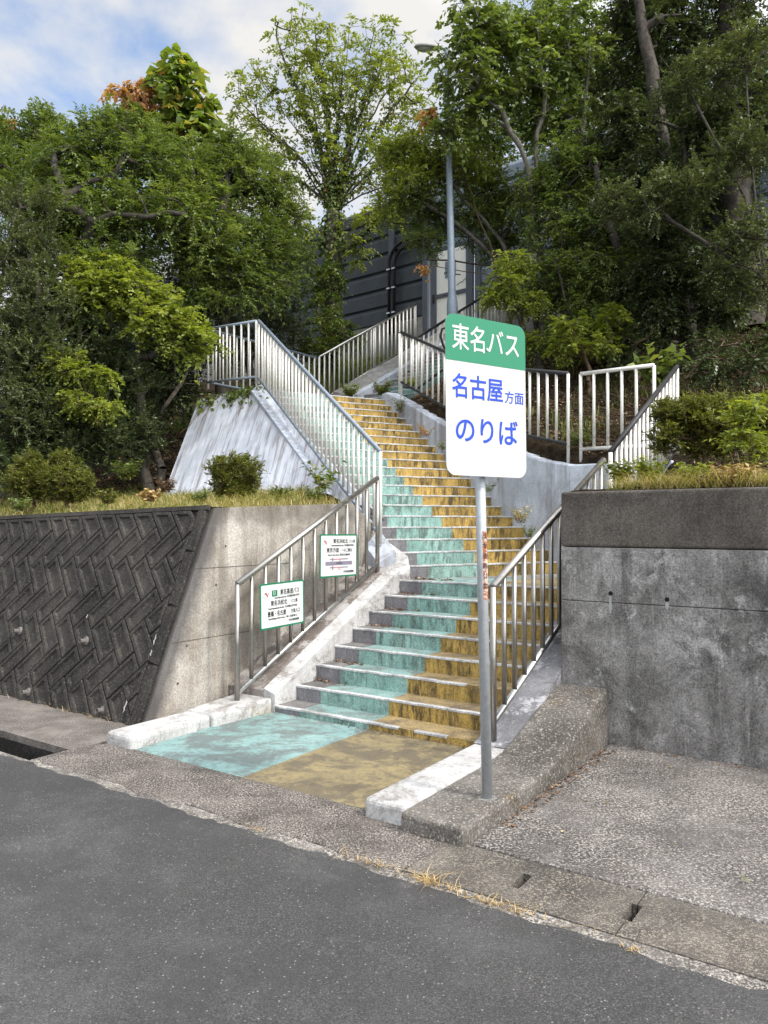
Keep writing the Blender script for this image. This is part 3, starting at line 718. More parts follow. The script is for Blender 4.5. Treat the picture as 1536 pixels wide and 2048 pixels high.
for row in range(-1, 9):
    cy = .12 + row * BL * s2; sg = 1 if row % 2 == 0 else -1; offx = 0 if row % 2 == 0 else -BWd * s2
    for i in range(-2, 56):
        cx = i * BWd / s2 + offx
        lx, ly = sg * BL / 2 * s2, BL / 2 * s2; wx, wy = -sg * BWd / 2 * s2, BWd / 2 * s2
        poly = [(cx - lx - wx, cy - ly - wy), (cx + lx - wx, cy + ly - wy), (cx + lx + wx, cy + ly + wy), (cx - lx + wx, cy - ly + wy)]
        poly = shrink(poly, .006)
        for ax, lim, kl_ in ((0, .13, False), (0, Lw, True), (1, -.05, False), (1, SL - .045, True)):
            if poly: poly = clip(poly, ax, lim, kl_)
        if len(poly) < 3 or area(poly) < .004: continue
        n_ = len(poly)
        cl_ = []
        for p in poly:
            if not cl_ or (Vector(p) - Vector(cl_[-1])).length > .008: cl_.append(p)
        if (Vector(cl_[0]) - Vector(cl_[-1])).length < .008: cl_.pop()
        poly = cl_
        if len(poly) < 3: continue
        e = .034 + rr.uniform(-.006, .006)
        ring(m, poly, 0, poly, e - .006); p1 = shrink(poly, .006); ring(m, poly, e - .006, p1, e)
        p2 = shrink(poly, .040)
        full = len(poly) == 4 and area(poly) > .07
        if full or area(p2) > .012:
            p2 = shrink(poly, .034); p3 = shrink(poly, .046)
            ring(m, p1, e, p2, e); ring(m, p2, e, p3, e - .019); m.add([BP(p[0], p[1], e - .019) for p in p3], [tuple(range(len(p3)))])
        else: m.add([BP(p[0], p[1], e) for p in p1], [tuple(range(len(p1)))])
o = m.build('blocks', M['block'], bw)
bm = bmesh.new(); bm.from_mesh(o.data); bmesh.ops.remove_doubles(bm, verts=bm.verts, dist=.0003); bmesh.ops.recalc_face_normals(bm, faces=bm.faces); bm.to_mesh(o.data); bm.free()
m = MB()
for h0, h1, e in ((0, .55, .028), (.56, 1.08, .032), (1.09, 1.60, .026), (1.61, 2.02, .03)):
    q = [(.02, h0), (.12, h0 + .02), (.12, h1), (.02, h1)]
    ring(m, q, 0, q, e); m.add([BP(p[0], p[1], e) for p in q], [(0, 1, 2, 3)])
m.build('edge_block', M['block'], bw)
m = MB(); q = [(0, SL - .04), (Lw, SL - .04), (Lw, SL + .004), (0, SL + .004)]
ring(m, q, 0, q, .035); m.add([BP(p[0], p[1], .035) for p in q], [(0, 1, 2, 3)])
m.build('coping', M['block'], bw)
m = MB()
for px, py, hh_ in ((306, 1290, .10), (300, 1312, .06), (246, 1425, .13), (384 * .45, 1236, .04)):
    r = ray(px, py); p0 = BP(0, 0, .036); t = (p0 - cam.location).dot(NRM) / r.dot(NRM); q = Vector(cam.location) + r * t; u_ = Vector((U1.x, U1.y, 0)) * .010
    pts_ = [q + BAT * (hh_ * k / 6) + u_ * (math.sin(k * 2.2) * .6) for k in range(7)]
    wdt = [.2, .7, 1, .6, .9, .5, .15]
    vs = [p - u_ * w__ for p, w__ in zip(pts_, wdt)] + [p + u_ * w__ for p, w__ in zip(pts_, wdt)]
    m.add(vs, [(k, k + 7, k + 8, k + 1) for k in range(6)])
m.build('lime_streak', plain('lime_deposit', (.42, .40, .38), .9), bw)
for px, py in ((42, 1262), (175, 1282), (60, 1384), (210, 1420)):
    r = ray(px, py); # intersect the face plane
    p0 = BP(0, 0); t = (p0 - cam.location).dot(NRM) / r.dot(NRM); hit = Vector(cam.location) + r * t
    m = MB(); dd = (NRM + Vector((0, 0, -.25))).normalized(); rad = .021; n = 14
    c0, c1 = hit - NRM * .02, hit + dd * .085
    m.tube([c0, c1], rad, n, cap=False); m.tube([c1, c0], rad * .80, n, cap=False)
    x = dd.cross(Vector((0, 0, 1))).normalized(); y = dd.cross(x)
    vs = [c1 + (x * math.cos(2 * math.pi * j / n) + y * math.sin(2 * math.pi * j / n)) * rr_ for rr_ in (rad, rad * .8) for j in range(n)]
    m.add(vs, [(j, (j + 1) % n, n + (j + 1) % n, n + j) for j in range(n)])
    pp = m.build('drain_pipe', M['pvc'], bw)
    m = MB(); m.tube([hit + NRM * .01, hit + NRM * .035], [.045, .030], 9); m.build('mortar_collar', M['pvc'], pp)

# sloped painted face under the upper left railing, and the cap beside the middle flight
sf = empty('painted_slope', W(-3, 3), 'blue-white painted concrete slope with dark streaks under the upper left railing', 'slope wall')
FB = [(-.95, 2.70, 1.95), (-5.00, 2.78, 2.06), (-5.98, 4.42, 3.98), (-4.62, 4.60, 4.08)]
topf = [W(a, b, z) for a, b, z in FB]
m = MB()
# fine grid so the face can be slightly uneven
def face_grid(P0, P1, P2, P3, n, k):
    vs = []; 
    for i in range(n + 1):
        for j in range(k + 1):
            u, v = i / n, j / k
            p = P0.lerp(P1, u).lerp(P3.lerp(P2, u), v)
            vs.append(p)
    fs = [(i * (k + 1) + j, (i + 1) * (k + 1) + j, (i + 1) * (k + 1) + j + 1, i * (k + 1) + j + 1) for i in range(n) for j in range(k)]
    return vs, fs
vs, fs = face_grid(topf[0], topf[1], topf[2], topf[3], 24, 16); m.add(vs, [f[::-1] for f in fs])
d = Vector((V1.x, V1.y, -.5)) * .4
bk = [p + d for p in topf]
m.add([topf[0], topf[1], topf[2], topf[3]] + bk, [(0, 4, 5, 1), (1, 5, 6, 2), (2, 6, 7, 3), (3, 7, 4, 0), (4, 7, 6, 5)])
def slopemat():
    t = NT('streaked_slope')
    ax = (V1 * 1.7).to_3d(); 
    u = Vector((U1.x, U1.y, 0)); v = (topf[2] - topf[1]).normalized(); nn = u.cross(v).normalized()
    def comp(vec):
        dv = t.n('ShaderNodeVectorMath', operation='DOT_PRODUCT'); t.l(t.geo.outputs['Position'], dv.inputs[0]); dv.inputs[1].default_value = tuple(vec); return dv.outputs['Value']
    cu, cv = comp(u - v * u.dot(v)), comp(v)
    cmbn = t.n('ShaderNodeCombineXYZ'); t.l(t.math('MULTIPLY', cu, 8.5), cmbn.inputs[0]); t.l(t.math('MULTIPLY', cv, .45), cmbn.inputs[1])
    nz = t.n('ShaderNodeTexNoise'); nz.inputs['Scale'].default_value = 1.6; nz.inputs['Detail'].default_value = 9; nz.inputs['Roughness'].default_value = .72; t.l(cmbn.outputs[0], nz.inputs['Vector'])
    c = t.ramp(t.noise(1.5, 6), [(.4, (.38, .41, .47)), (.6, (.52, .55, .61))])
    c = t.mix(t.ramp(nz.outputs[0], [(.47, 0), (.62, .85)]), c, (.17, .155, .165))
    c = t.mix(t.ramp(nz.outputs[0], [(.34, .6), (.42, 0)]), c, (.66, .68, .72))
    c = t.mix(t.ramp(t.noise(4, 9, .75), [(.55, 0), (.68, .4)]), c, (.25, .23, .22))
    t.col(c); t.bump(nz.outputs[0], .25, .02); t.b.inputs['Roughness'].default_value = .85; return t.m
o = m.build('face', slopemat(), sf)
bm = bmesh.new(); bm.from_mesh(o.data); bmesh.ops.remove_doubles(bm, verts=bm.verts, dist=.0005); bmesh.ops.recalc_face_normals(bm, faces=bm.faces); bm.to_mesh(o.data); bm.free()
m = MB()
N = 12
for i in range(N):
    t0, t1 = .10 + 4.95 * i / N, .10 + 4.95 * (i + 1) / N
    za, zb = Z9 + .08 + .5621 * t0, Z9 + .08 + .5621 * t1
    m.prism([tuple(W2(2.60, t0))[:2], tuple(W2(2.36, t0))[:2], tuple(W2(2.36, t1))[:2], tuple(W2(2.60, t1))[:2]], 0.2, [za - .10, za + .02, zb + .02, zb - .10])
m.build('cap', M['bluewhite'], sf)

# side wall right of the middle flight and its return
aw = empty('side_wall', W2(-.1, 2), 'blue-white painted concrete wall curving down along the right side of the middle flight', 'wall')
prof = [(-.14, 2.475), (.45, 2.58), (.917, 2.73), (1.6, 2.93), (2.2, 3.08), (2.985, 3.37), (4.0, 3.80), (4.8, 4.12), (5.0, 4.19), (5.16, 4.19), (5.24, 4.10)]
m = MB()
for i in range(len(prof) - 1):
    (t0, z0), (t1, z1) = prof[i], prof[i + 1]
    m.prism([tuple(W2(0, t0))[:2], tuple(W2(-.27, t0))[:2], tuple(W2(-.27, t1))[:2], tuple(W2(0, t1))[:2]], .6, [z0, z0 , z1, z1])
o = m.build('wall', M['bluewhite'], aw); weld(o); bevel(o, .03, 3, 50)
cx, cy = ABv(*tuple(W2(0, -.14))[:2])
m = MB(); abprism(m, [(cx, cy), (2.34, cy), (2.34, cy + .2), (cx + .05, cy + .2)], .6, 2.47)
bevel(m.build('return_wall', M['bluewhite'], aw), .02, 2)
m = MB(); abprism(m, [(2.36, 1.06), (2.58, 1.06), (2.58, 4.3), (2.36, 4.3)], .3, [1.80, 1.80, 2.2, 2.2]); m.build('inner_wall', M['greyc'], aw)
# kerb left of the upper flight
uk = empty('upper_kerb', W(-4.7, 7.3, 4.1), 'grey concrete kerb with a pale edge left of the teal upper flight', 'kerb')
m = MB(); abprism(m, [(-5.15, 7.3), (-4.62, 7.3), (-4.62, 11.5), (-5.15, 11.5)], 3.5, [4.45, 4.33, 6.42, 6.55]); m.build('kerb', M['greyc'], uk)
m = MB(); abprism(m, [(-4.62, 7.25), (-4.47, 7.25), (-4.47, 11.5), (-4.62, 11.5)], 3.5, [4.34, 4.32, 6.42, 6.44]); m.build('kerb_edge', M['bluewhite'], uk)

# ------------------------------------------------------------------ railings
def railing(label, path, drop=.97, spacing=.18, r=(.024, .020, .014), posts=(), foot=.14, mats=None, name='stair_railing', start=.09, leg_r=.022):
    path = [Vector(p) for p in path]; hm, bmm, bal = mats or (M['steel'], M['steel'], M['steel'])
    e = empty(name, path[0] - Vector((0, 0, drop + foot)), label, 'railing', 'tubular stair railings')
    m = MB(); m.tube(path, r[0], 12); m.build('handrail', hm, e, smooth=False).data.polygons.foreach_set('use_smooth', [True] * len(m.f))
    dn_ = Vector((0, 0, drop)); m = MB(); m.tube([p - dn_ for p in path], r[1], 10); m.build('bottom_rail', bmm, e, smooth=True)
    S = [0]
    for a, b in zip(path, path[1:]): S.append(S[-1] + (b - a).to_2d().length)
    def pt(s):
        for i in range(len(path) - 1):
            if s <= S[i + 1] + 1e-6: return path[i].lerp(path[i + 1], (s - S[i]) / max(1e-6, S[i + 1] - S[i]))
        return path[-1]
    ps = [S[i] for i in range(len(path))] if posts == 'all' else [p if p >= 0 else S[-1] + p + 1e-9 for p in posts]
    for p in ps:
        c = pt(min(p, S[-1])); m = MB(); m.tube([c - Vector((0, 0, drop + foot)), c + Vector((0, 0, -.004))], leg_r, 12); m.build('post', bal, e, smooth=True)
    s = start + spacing * .5
    while s < S[-1] - .05:
        if not any(abs(s - p) < .06 for p in ps):
            c = pt(s); m = MB(); m.tube([c - dn_, c - Vector((0, 0, .012))], r[2], 9); m.build('baluster', bal, e, smooth=True)
        s += spacing
    return e
ST = (M['steelwarm'], M['steel'], M['steelwarm'])
WH = (M['lamppole'], M['lamppole'], M['steelwhite'])
WH2 = (M['steel'], M['steel'], M['steelwhite'])
DK = (M['steeldark'], M['steeldark'], M['steelwhite'])
railing('stainless railing left of the lowest flight, holding two small green-rimmed signs', [W(-.33, -.17, 1.17), W(-.33, 2.02, 2.235)], .98, .18, (.029, .024, .0205), 'all', .10, ST, leg_r=.0245)
railing('stainless railing right of the lowest flight, ending against the grey wall', [W(2.17, -.08, 1.255), W(2.17, 2.34, 2.34)], .98, .18, (.029, .024, .0205), (0,), .13, ST, leg_r=.0245)
railing('long pale railing down the left side of the middle flight', [W2(2.47, .30, 2.57), W2(2.47, 5.0, 5.24)], 1.0, .150, (.028, .023, .0185), 'all', .10, WH)
railing('level railing around the upper landing above the painted slope', [W2(2.50, 5.04, 5.24), at(415, 658, 13.9), at(632, 715.7, 16.3)], .97, .170, (.025, .022, .0185), (0, 1.18), .12, WH)
railing('pale railing left of the upper flight in front of the ivy trunk', [W(-5.71, 7.52, 5.28), W(-5.71, 11.37, 7.32)], .97, .172, (.027, .023, .0185), (0, 2.0, 3.86), .16, WH2)
railing('railing on the curving wall right of the middle flight, partly behind the bus sign', [W2(-.13, 4.62, 5.25), W2(-.13, 3.06, 4.57), W2(-.13, 2.2, 4.2), W2(-.13, .917, 3.886), W2(-.13, .02, 3.675)], .92, .19, (.028, .024, .019), (0, 2.4, -.0001), .26, (M['steeldark'], M['steeldark'], M['steelwhite']))
railing('dark railed balustrade climbing right of the upper flight toward the barrier door', [at(799, 667, 14.2), W(-3.05, 7.17, 5.24), W(-3.05, 11.4, 7.5)], .97, .18, (.027, .023, .0175), (0,), .14, DK)
railing('short bright railing facing the road above the side wall corner', [at(1161, 748, 9.9), at(1308, 730.5, 9.28)], .97, .185, (.026, .023, .0195), 'all', .17, (M['steelwhite'], M['steelwhite'], M['steelwhite']))
railing('steep dark handrail with bright balusters behind the clipped hedge', [at(1221, 904, 7.66), at(1354, 733, 9.33)], .97, .13, (.029, .024, .018), 'all', .2, DK)

# ------------------------------------------------------------------ lettering
def text(parent, s, size, mat, mtx, x, y, weight=0.0, align='CENTER', sx=1.0, z=.0, name='lettering', space=1.0, line=1.0):
    f = bpy.data.curves.new('t', 'FONT'); f.body = s; f.size = size; f.align_x = align; f.align_y = 'CENTER'
    f.resolution_u = 4; f.space_character = space; f.space_line = line
    o = bpy.data.objects.new('t', f); me = bpy.data.meshes.new_from_object(o); bpy.data.objects.remove(o)
    me.transform(Matrix.Diagonal((sx, 1, 1, 1)))
    if weight > .0005:                    # heavier strokes: copies of the outline, each a hair above the last
        bm = bmesh.new(); nd = 8
        for i in range(nd + 1):
            c_ = me.copy(); a_ = 2 * math.pi * i / nd; k_ = 0 if i == nd else 1
            c_.transform(Matrix.Translation((weight * math.cos(a_) * k_, weight * math.sin(a_) * k_, .00009 * i))); bm.from_mesh(c_); bpy.data.meshes.remove(c_)
        bm.to_mesh(me); bm.free()
    me.transform(mtx @ Matrix.Translation((x, y, z)))
    off = Vector((0, 0, 0)); p = parent
    while p is not None: off += p.location; p = p.parent
    me.transform(Matrix.Translation(-off)); me.materials.clear(); me.materials.append(mat); me.name = name
    q = bpy.data.objects.new(name, me); C.objects.link(q); q.parent = parent
    return q
def basis(c, ex, ey):
    ex = Vector(ex).normalized(); ey = Vector(ey); ey = (ey - ex * ey.dot(ex)).normalized(); ez = ex.cross(ey)
    m_ = Matrix((ex, ey, ez)).transposed().to_4x4(); m_.translation = c; return m_
def rrect(w_, h, r, n=6):
    pts = []
    for cx_, cy_, a0 in ((w_ / 2 - r, h / 2 - r, 0), (-w_ / 2 + r, h / 2 - r, 90), (-w_ / 2 + r, -h / 2 + r, 180), (w_ / 2 - r, -h / 2 + r, 270)):
        for i in range(n + 1):
            a = R(a0 + 90 * i / n); pts.append((cx_ + r * math.cos(a), cy_ + r * math.sin(a)))
    return pts
def plate(parent, mtx, pts, z0, z1, mat, name):
    n = len(pts); vs = [mtx @ Vector((x, y, z0)) for x, y in pts] + [mtx @ Vector((x, y, z1)) for x, y in pts]
    return mesh_obj(name, vs, [tuple(range(n))[::-1], tuple(range(n, 2 * n))] + [(i, (i + 1) % n, n + (i + 1) % n, n + i) for i in range(n)], mat, parent)
def box2(x0, x1, y0, y1): return [(x0, y0), (x1, y0), (x1, y1), (x0, y1)]

# bus sign on its leaning pole
pb = Vector((.597, 4.474, .12)); pt_ = Vector((.546, 4.49, 2.80))
sg = empty('bus_stop_sign', pb, 'tall bus sign on a galvanised pole, green header over white with blue Japanese lettering', 'sign')
m = MB(); m.tube([pb, pt_], .0305, 24); o = m.build('pole', M['galv'], sg, smooth=True); cap_ = MB()
cap_.tube([pt_, pt_ + Vector((0, 0, .012))], .032, 16); cap_.build('pole_cap', M['galv'], sg)
tl, tr_, bl = at(893, 632, 4.30), at(1049, 659, 4.63), at(906, 950, 4.30)
tl = at(892.5, 630.5, 4.33); tr_ = at(1049.5, 661, 4.66); bl = at(906, 948, 4.33)
ex = (tr_ - tl); ex.z = 0; Wd = .60
cen = (at(974.5, 796, 4.41)); ey = Vector((-.021, 0, 1))
mt = basis(cen, ex, ey); Hh = .905
mt_obj = mt
pts = rrect(Wd, Hh, .062, 8)
bo = empty('board', Vector((0, 0, 0)), None, None) if False else None
yb = Hh / 2 - .262
def clipy(pts, lim, keep_above):
    return clip(pts, 1, lim, not keep_above)
facew = plate(sg, mt, pts, -.003, 0, M['facewhite'], 'sign_board')
green = plate(sg, mt, clipy(pts, yb, True), 0, .0012, M['facegreen'], 'green_header')
for o in (facew, green):                  # give the stripes the board's own frame
    inv = mt.inverted(); me = o.data
    me.transform(Matrix.Translation(pb)); me.transform(inv); o.matrix_basis = Matrix.Translation(-pb) @ mt
text(sg, '東名バス', .158, M['signwhite'], mt, .0, yb + .126, .0014, z=.0022, sx=.82, name='header_lettering')
text(sg, '名古屋', .146, M['txtblue'], mt, -.068, yb - .150, .0020, z=.0015, name='destination_lettering', sx=.88)
text(sg, '方面', .078, M['txtblue'], mt, .208, yb - .178, .0006, z=.0015, name='destination_lettering')
text(sg, 'のりば', .160, M['txtblue'], mt, -.005, yb - .395, .0020, z=.0015, name='platform_lettering')
m = MB()
for zz in (-.33, .28):
    c = mt @ Vector((0, zz, -.016)); m.obox(c, (mt.to_3x3() @ Vector((.20, 0, 0))), mt.to_3x3() @ Vector((0, .018, 0)), mt.to_3x3() @ Vector((0, 0, .012)))
m.build('bracket', M['signback'], sg)
m = MB(); c = mt @ Vector((0, .28, .001)); m.tube([c, mt @ Vector((0, .28, .006))], .008, 6); m.build('bolt', M['signback'], sg)
m = MB(); m.tube([pb - Vector((0, 0, .012)), pb + Vector((0, 0, .004))], .055, 14); m.build('mortar_collar', M['greyc'], sg)
# rusted sticker wrapped round the pole
def polept(z, ang, rad):
    f = (z - pb.z) / (pt_.z - pb.z); c = pb.lerp(pt_, f); return c + Vector((math.sin(ang), -math.cos(ang), 0)) * rad
def wrap(z0, z1, a0, a1, rad, mat, name, nseg=10, nz=1):
    vs = []; fs = []
    for j in range(nz + 1):
        for i in range(nseg + 1): vs.append(polept(z0 + (z1 - z0) * j / nz, a0 + (a1 - a0) * i / nseg, rad))
    for j in range(nz):
        for i in range(nseg): q = j * (nseg + 1) + i; fs.append((q, q + 1, q + nseg + 2, q + nseg + 1))
    return mesh_obj(name, vs, fs, mat, sg, smooth=True)
z1_, z0_ = 1.7 - (1062 - 1050) / F * 4.45, 1.7 - (1192 - 1050) / F * 4.45
wrap(z0_ - .025, z1_, R(2), R(78), .0309, M['rust'], 'rusted_sticker', 12, 6)
for i, ch in enumerate('日本道路公団'):
    zc = z1_ - .03 - i * .058; c = polept(zc, R(24), .0318)
    text(sg, ch, .033, M['txtblack'], basis(c, (math.cos(R(24)), math.sin(R(24)), 0), (0, 0, 1)), 0, 0, z=.0006, name='sticker_lettering')

# guide signs on the left railing
def guide_sign(label, c_px, D, wpx, w_, h, tilt):
    b = c_px; P = W(-.285, b[0], b[1]); ex_ = Vector((V1.x, V1.y, tilt)).normalized(); mt = basis(P, ex_, (0, 0, 1))
    e = empty('guide_sign', P, label, 'sign', 'green-rimmed guide signs on the left railing')
    plate(e, mt, rrect(w_, h, .022, 5), -.004, 0, M['txtgreen'], 'green_border')
    plate(e, mt, rrect(w_ - .034, h - .034, .012, 4), 0, .0012, M['signwhite'], 'white_panel')
    m = MB(); m3 = mt.to_3x3()
    for yy in (-h * .3, h * .32):
        m.obox(mt @ Vector((0, yy, -.014)), m3 @ Vector((w_ * .42, 0, 0)), m3 @ Vector((0, .012, 0)), m3 @ Vector((0, 0, .009)))
    m.build('bracket', M['signback'], e); return e, mt
def emblem(e, mt, x, y, s):
    z = .0022
    def tri(pts, mat, nm): plate(e, mt, pts, z - .0006, z, mat, nm)
    tri([(x - .3 * s, y), (x - .15 * s, y + .32 * s), (x + .08 * s, y + .30 * s), (x + .3 * s, y - .05 * s), (x + .38 * s, y - .42 * s), (x + .14 * s, y - .18 * s), (x - .02 * s, y + .10 * s)], M['txtred'], 'emblem')
    tri([(x + .38 * s, y - .42 * s), (x + .36 * s, y + .05 * s), (x + .62 * s, y + .34 * s)], M['txtred'], 'emblem')
    text(e, 'NEXCO', .22 * s, M['txtgrey'], mt, x - .35 * s, y - .28 * s, z=z, name='emblem_lettering')
def zline(px, py): pass
# positions along the railing (b) and height found from the photograph
def on_rail(px, py):
    r = ray(px, py); n = Vector((U1.x, U1.y, 0)); p0 = W(-.285, 0, 0); t = (p0 - cam.location).dot(n) / r.dot(n); q = Vector(cam.location) + r * t
    a, b = ABv(q.x, q.y); return b, q.z
def span(a, b): return (Vector(on_rail(*b)) - Vector(on_rail(*a))).length
c1 = on_rail(565.5, 1208.5); w1 = .5 * (span((521.5, 1165), (610, 1159)) + span((520, 1257), (607, 1248))); h1 = .5 * (span((521.5, 1165), (520, 1257)) + span((610, 1159), (607, 1248)))
e, mt = guide_sign('green-rimmed white guide sign with an E1 badge, lower of the two on the left railing', c1, 7.2, 0, w1, h1, .02)
emblem(e, mt, -w1 * .375, h1 * .255, w1 * .105)
z = .002
plate(e, mt, box2(-w1 * .245, -w1 * .12, h1 * .20, h1 * .335), z - .0006, z, M['txtgreen'], 'route_badge')
text(e, 'E1', h1 * .12, M['signwhite'], mt, -w1 * .183, h1 * .268, .0, z=z + .0008, name='badge_lettering', sx=.8)
text(e, '東名高速バス', h1 * .135, M['txtblack'], mt, w1 * .165, h1 * .268, .0011, z=z, sx=.80)
text(e, 'Tomei Expressway Bus  东名高速公路公共汽车', h1 * .058, M['txtblack'], mt, w1 * .10, h1 * .165, .0006, z=z, sx=.72)
text(e, '東名浜松北', h1 * .125, M['txtblack'], mt, -w1 * .085, h1 * .045, .0011, z=z, sx=.86)
text(e, 'バス停', h1 * .10, M['txtblack'], mt, w1 * .26, h1 * .04, .0008, z=z, sx=.78)
text(e, 'Tomei-Hamamatsukita Bus Stop   东名滨松北公共汽车站', h1 * .055, M['txtblack'], mt, -w1 * .0, -h1 * .06, .0006, z=z, sx=.72)
text(e, '豊橋・名古屋', h1 * .125, M['txtblack'], mt, -w1 * .135, -h1 * .185, .0011, z=z, sx=.80)
text(e, '方面入口', h1 * .10, M['txtblack'], mt, w1 * .29, -h1 * .18, .0008, z=z, sx=.78)
text(e, 'Toyohashi/Nagoya District Entrance   丰桥、名古屋方面入口', h1 * .052, M['txtblack'], mt, 0, -h1 * .285, .0006, z=z, sx=.72)
text(e, '中日本高速道路㈱', h1 * .060, M['txtblack'], mt, w1 * .25, -h1 * .375, .0006, z=z, sx=.75)
c2 = on_rail(678, 1111); w2_ = .5 * (span((641, 1068), (716, 1068)) + span((640, 1156), (713, 1151))); h2 = .5 * (span((641, 1068), (640, 1156)) + span((716, 1068), (713, 1151)))
e, mt = guide_sign('green-rimmed white guide sign with a small road map diagram, upper one on the left railing', c2, 8, 0, w2_, h2, -.01)
emblem(e, mt, -w2_ * .375, h2 * .31, w2_ * .105)
text(e, '東名浜松北', h2 * .115, M['txtblack'], mt, w2_ * .04, h2 * .33, .0011, z=z, sx=.98)
text(e, 'バス停', h2 * .09, M['txtblack'], mt, w2_ * .355, h2 * .325, .0008, z=z, sx=.84)
text(e, 'Tomei-Hamamatsukita Bus Stop   东名滨松北公共汽车站', h2 * .052, M['txtblack'], mt, w2_ * .09, h2 * .235, .0006, z=z, sx=.70)
text(e, '東京方面', h2 * .115, M['txtblack'], mt, -w2_ * .17, h2 * .12, .0011, z=z)
text(e, 'へのご案内', h2 * .088, M['txtblack'], mt, w2_ * .21, h2 * .118, .0008, z=z, sx=.92)
text(e, 'Guide to Tokyo District   前往东京方面的向导', h2 * .055, M['txtblack'], mt, 0, h2 * .015, .0006, z=z, sx=.78)
def bar(x0, x1, y0, y1, mat, dz=0): plate(e, mt, box2(x0 * w2_, x1 * w2_, y0 * h2, y1 * h2), z - .0006 + dz, z + dz, mat, 'map_line')
bar(-.24, .24, -.098, -.070, M['txtgrey']); bar(-.36, .36, -.225, -.135, M['txtgrey']); bar(-.24, .24, -.290, -.262, M['txtgrey'])
bar(-.185, -.155, -.125, -.045, M['txtgrey'], .0008); bar(-.185, -.155, -.335, -.24, M['txtgrey'], .0008)
bar(-.15, .03, -.094, -.076, M['txtpink'], .0008); bar(.01, .035, -.13, -.094, M['txtpink'], .0012); bar(-.15, .03, -.286, -.268, M['txtpink'], .0008)
text(e, '東名高速道路', h2 * .045, M['txtblack'], mt, 0, -h2 * .18, .0002, z=z + .001, sx=.85)
text(e, '現在地', h2 * .045, M['txtpink'], mt, .02 * w2_, -h2 * .325, .0002, z=z)
text(e, '中日本高速道路㈱', h2 * .062, M['txtblack'], mt, w2_ * .26, -h2 * .385, .0006, z=z, sx=.8)

# ------------------------------------------------------------------ street lamp
lb = Vector((1.33, 14.5, 4.1)); lt = at(893, 98, 14.4)
lp = empty('street_lamp', lb, 'blue-grey street lamp pole with a flat lamp head among the trees above the bus sign', 'street lamp')
zf = at(906, 618, 14.5).z
m = MB(); ptx = lambda z: lb.lerp(lt, (z - lb.z) / (lt.z - lb.z))
m.tube([ptx(4.1), ptx(zf), ptx(zf + .12), ptx(zf + .3), ptx(8), lt], [.105, .105, .10, .073, .062, .040], 20); m.build('pole', M['lamppole'], lp, smooth=True)
m = MB(); h0 = lt + Vector((.02, 0, -.02)); m.tube([h0, lt + Vector((-.16, -.02, .03))], .028, 10); m.build('arm', M['lamppole'], lp, smooth=True)
hc = at(855, 96, 14.3); n = 20; prof_ = [(0, .0), (.04, .05), (.12, .085), (.26, .10), (.38, .095), (.46, .06), (.50, .0)]
vs = []; L0 = hc + Vector((.24, 0, -.01))
for x, wd in prof_:
    for j in range(n):
        a = 2 * math.pi * j / n; zz = math.sin(a); vs.append(L0 + Vector((-x, math.cos(a) * wd, (zz * wd * (.75 if zz > 0 else .35)) - x * -.06)))
fs = [(i * n + j, i * n + (j + 1) % n, (i + 1) * n + (j + 1) % n, (i + 1) * n + j) for i in range(len(prof_) - 1) for j in range(n)]
mesh_obj('lamp_head', vs, fs, plain('lamp_housing', (.30, .31, .29), .5), lp, smooth=True)
m = MB(); q = L0 + Vector((-.29, 0, -.018)); vs = []
for kx, kz in ((1, 0), (.6, -.03), (.0, -.04)):
    for j in range(16): a = 2 * math.pi * j / 16; vs.append(q + Vector((math.cos(a) * .16 * kx, math.sin(a) * .085 * kx, kz)))
m.add(vs, [(i * 16 + j, i * 16 + (j + 1) % 16, (i + 1) * 16 + (j + 1) % 16, (i + 1) * 16 + j) for i in range(2) for j in range(16)])
m.build('lamp_glass', plain('milky_glass', (.42, .43, .36), .2), lp, smooth=True)
for py, sx_ in ((590, -1), (545, 1)):
    z = at(900, py, 14.4).z; c = ptx(z); m = MB(); m.tube([c, c + Vector((.17 * sx_, 0, .02 * -sx_))], .012, 8); m.build('foothold', M['steeldark'], lp)
m = MB(); pts_ = [at(*q) for q in ((893, 655, 14.3), (884, 658, 14.3), (881, 672, 14.3), (886, 690, 14.3), (896, 708, 14.3))]; m.tube(pts_, .022, 10)
tag(m.build('cable', M['black'], None, smooth=True), 'black cable looping out beside the left edge of the bus sign', 'cable')

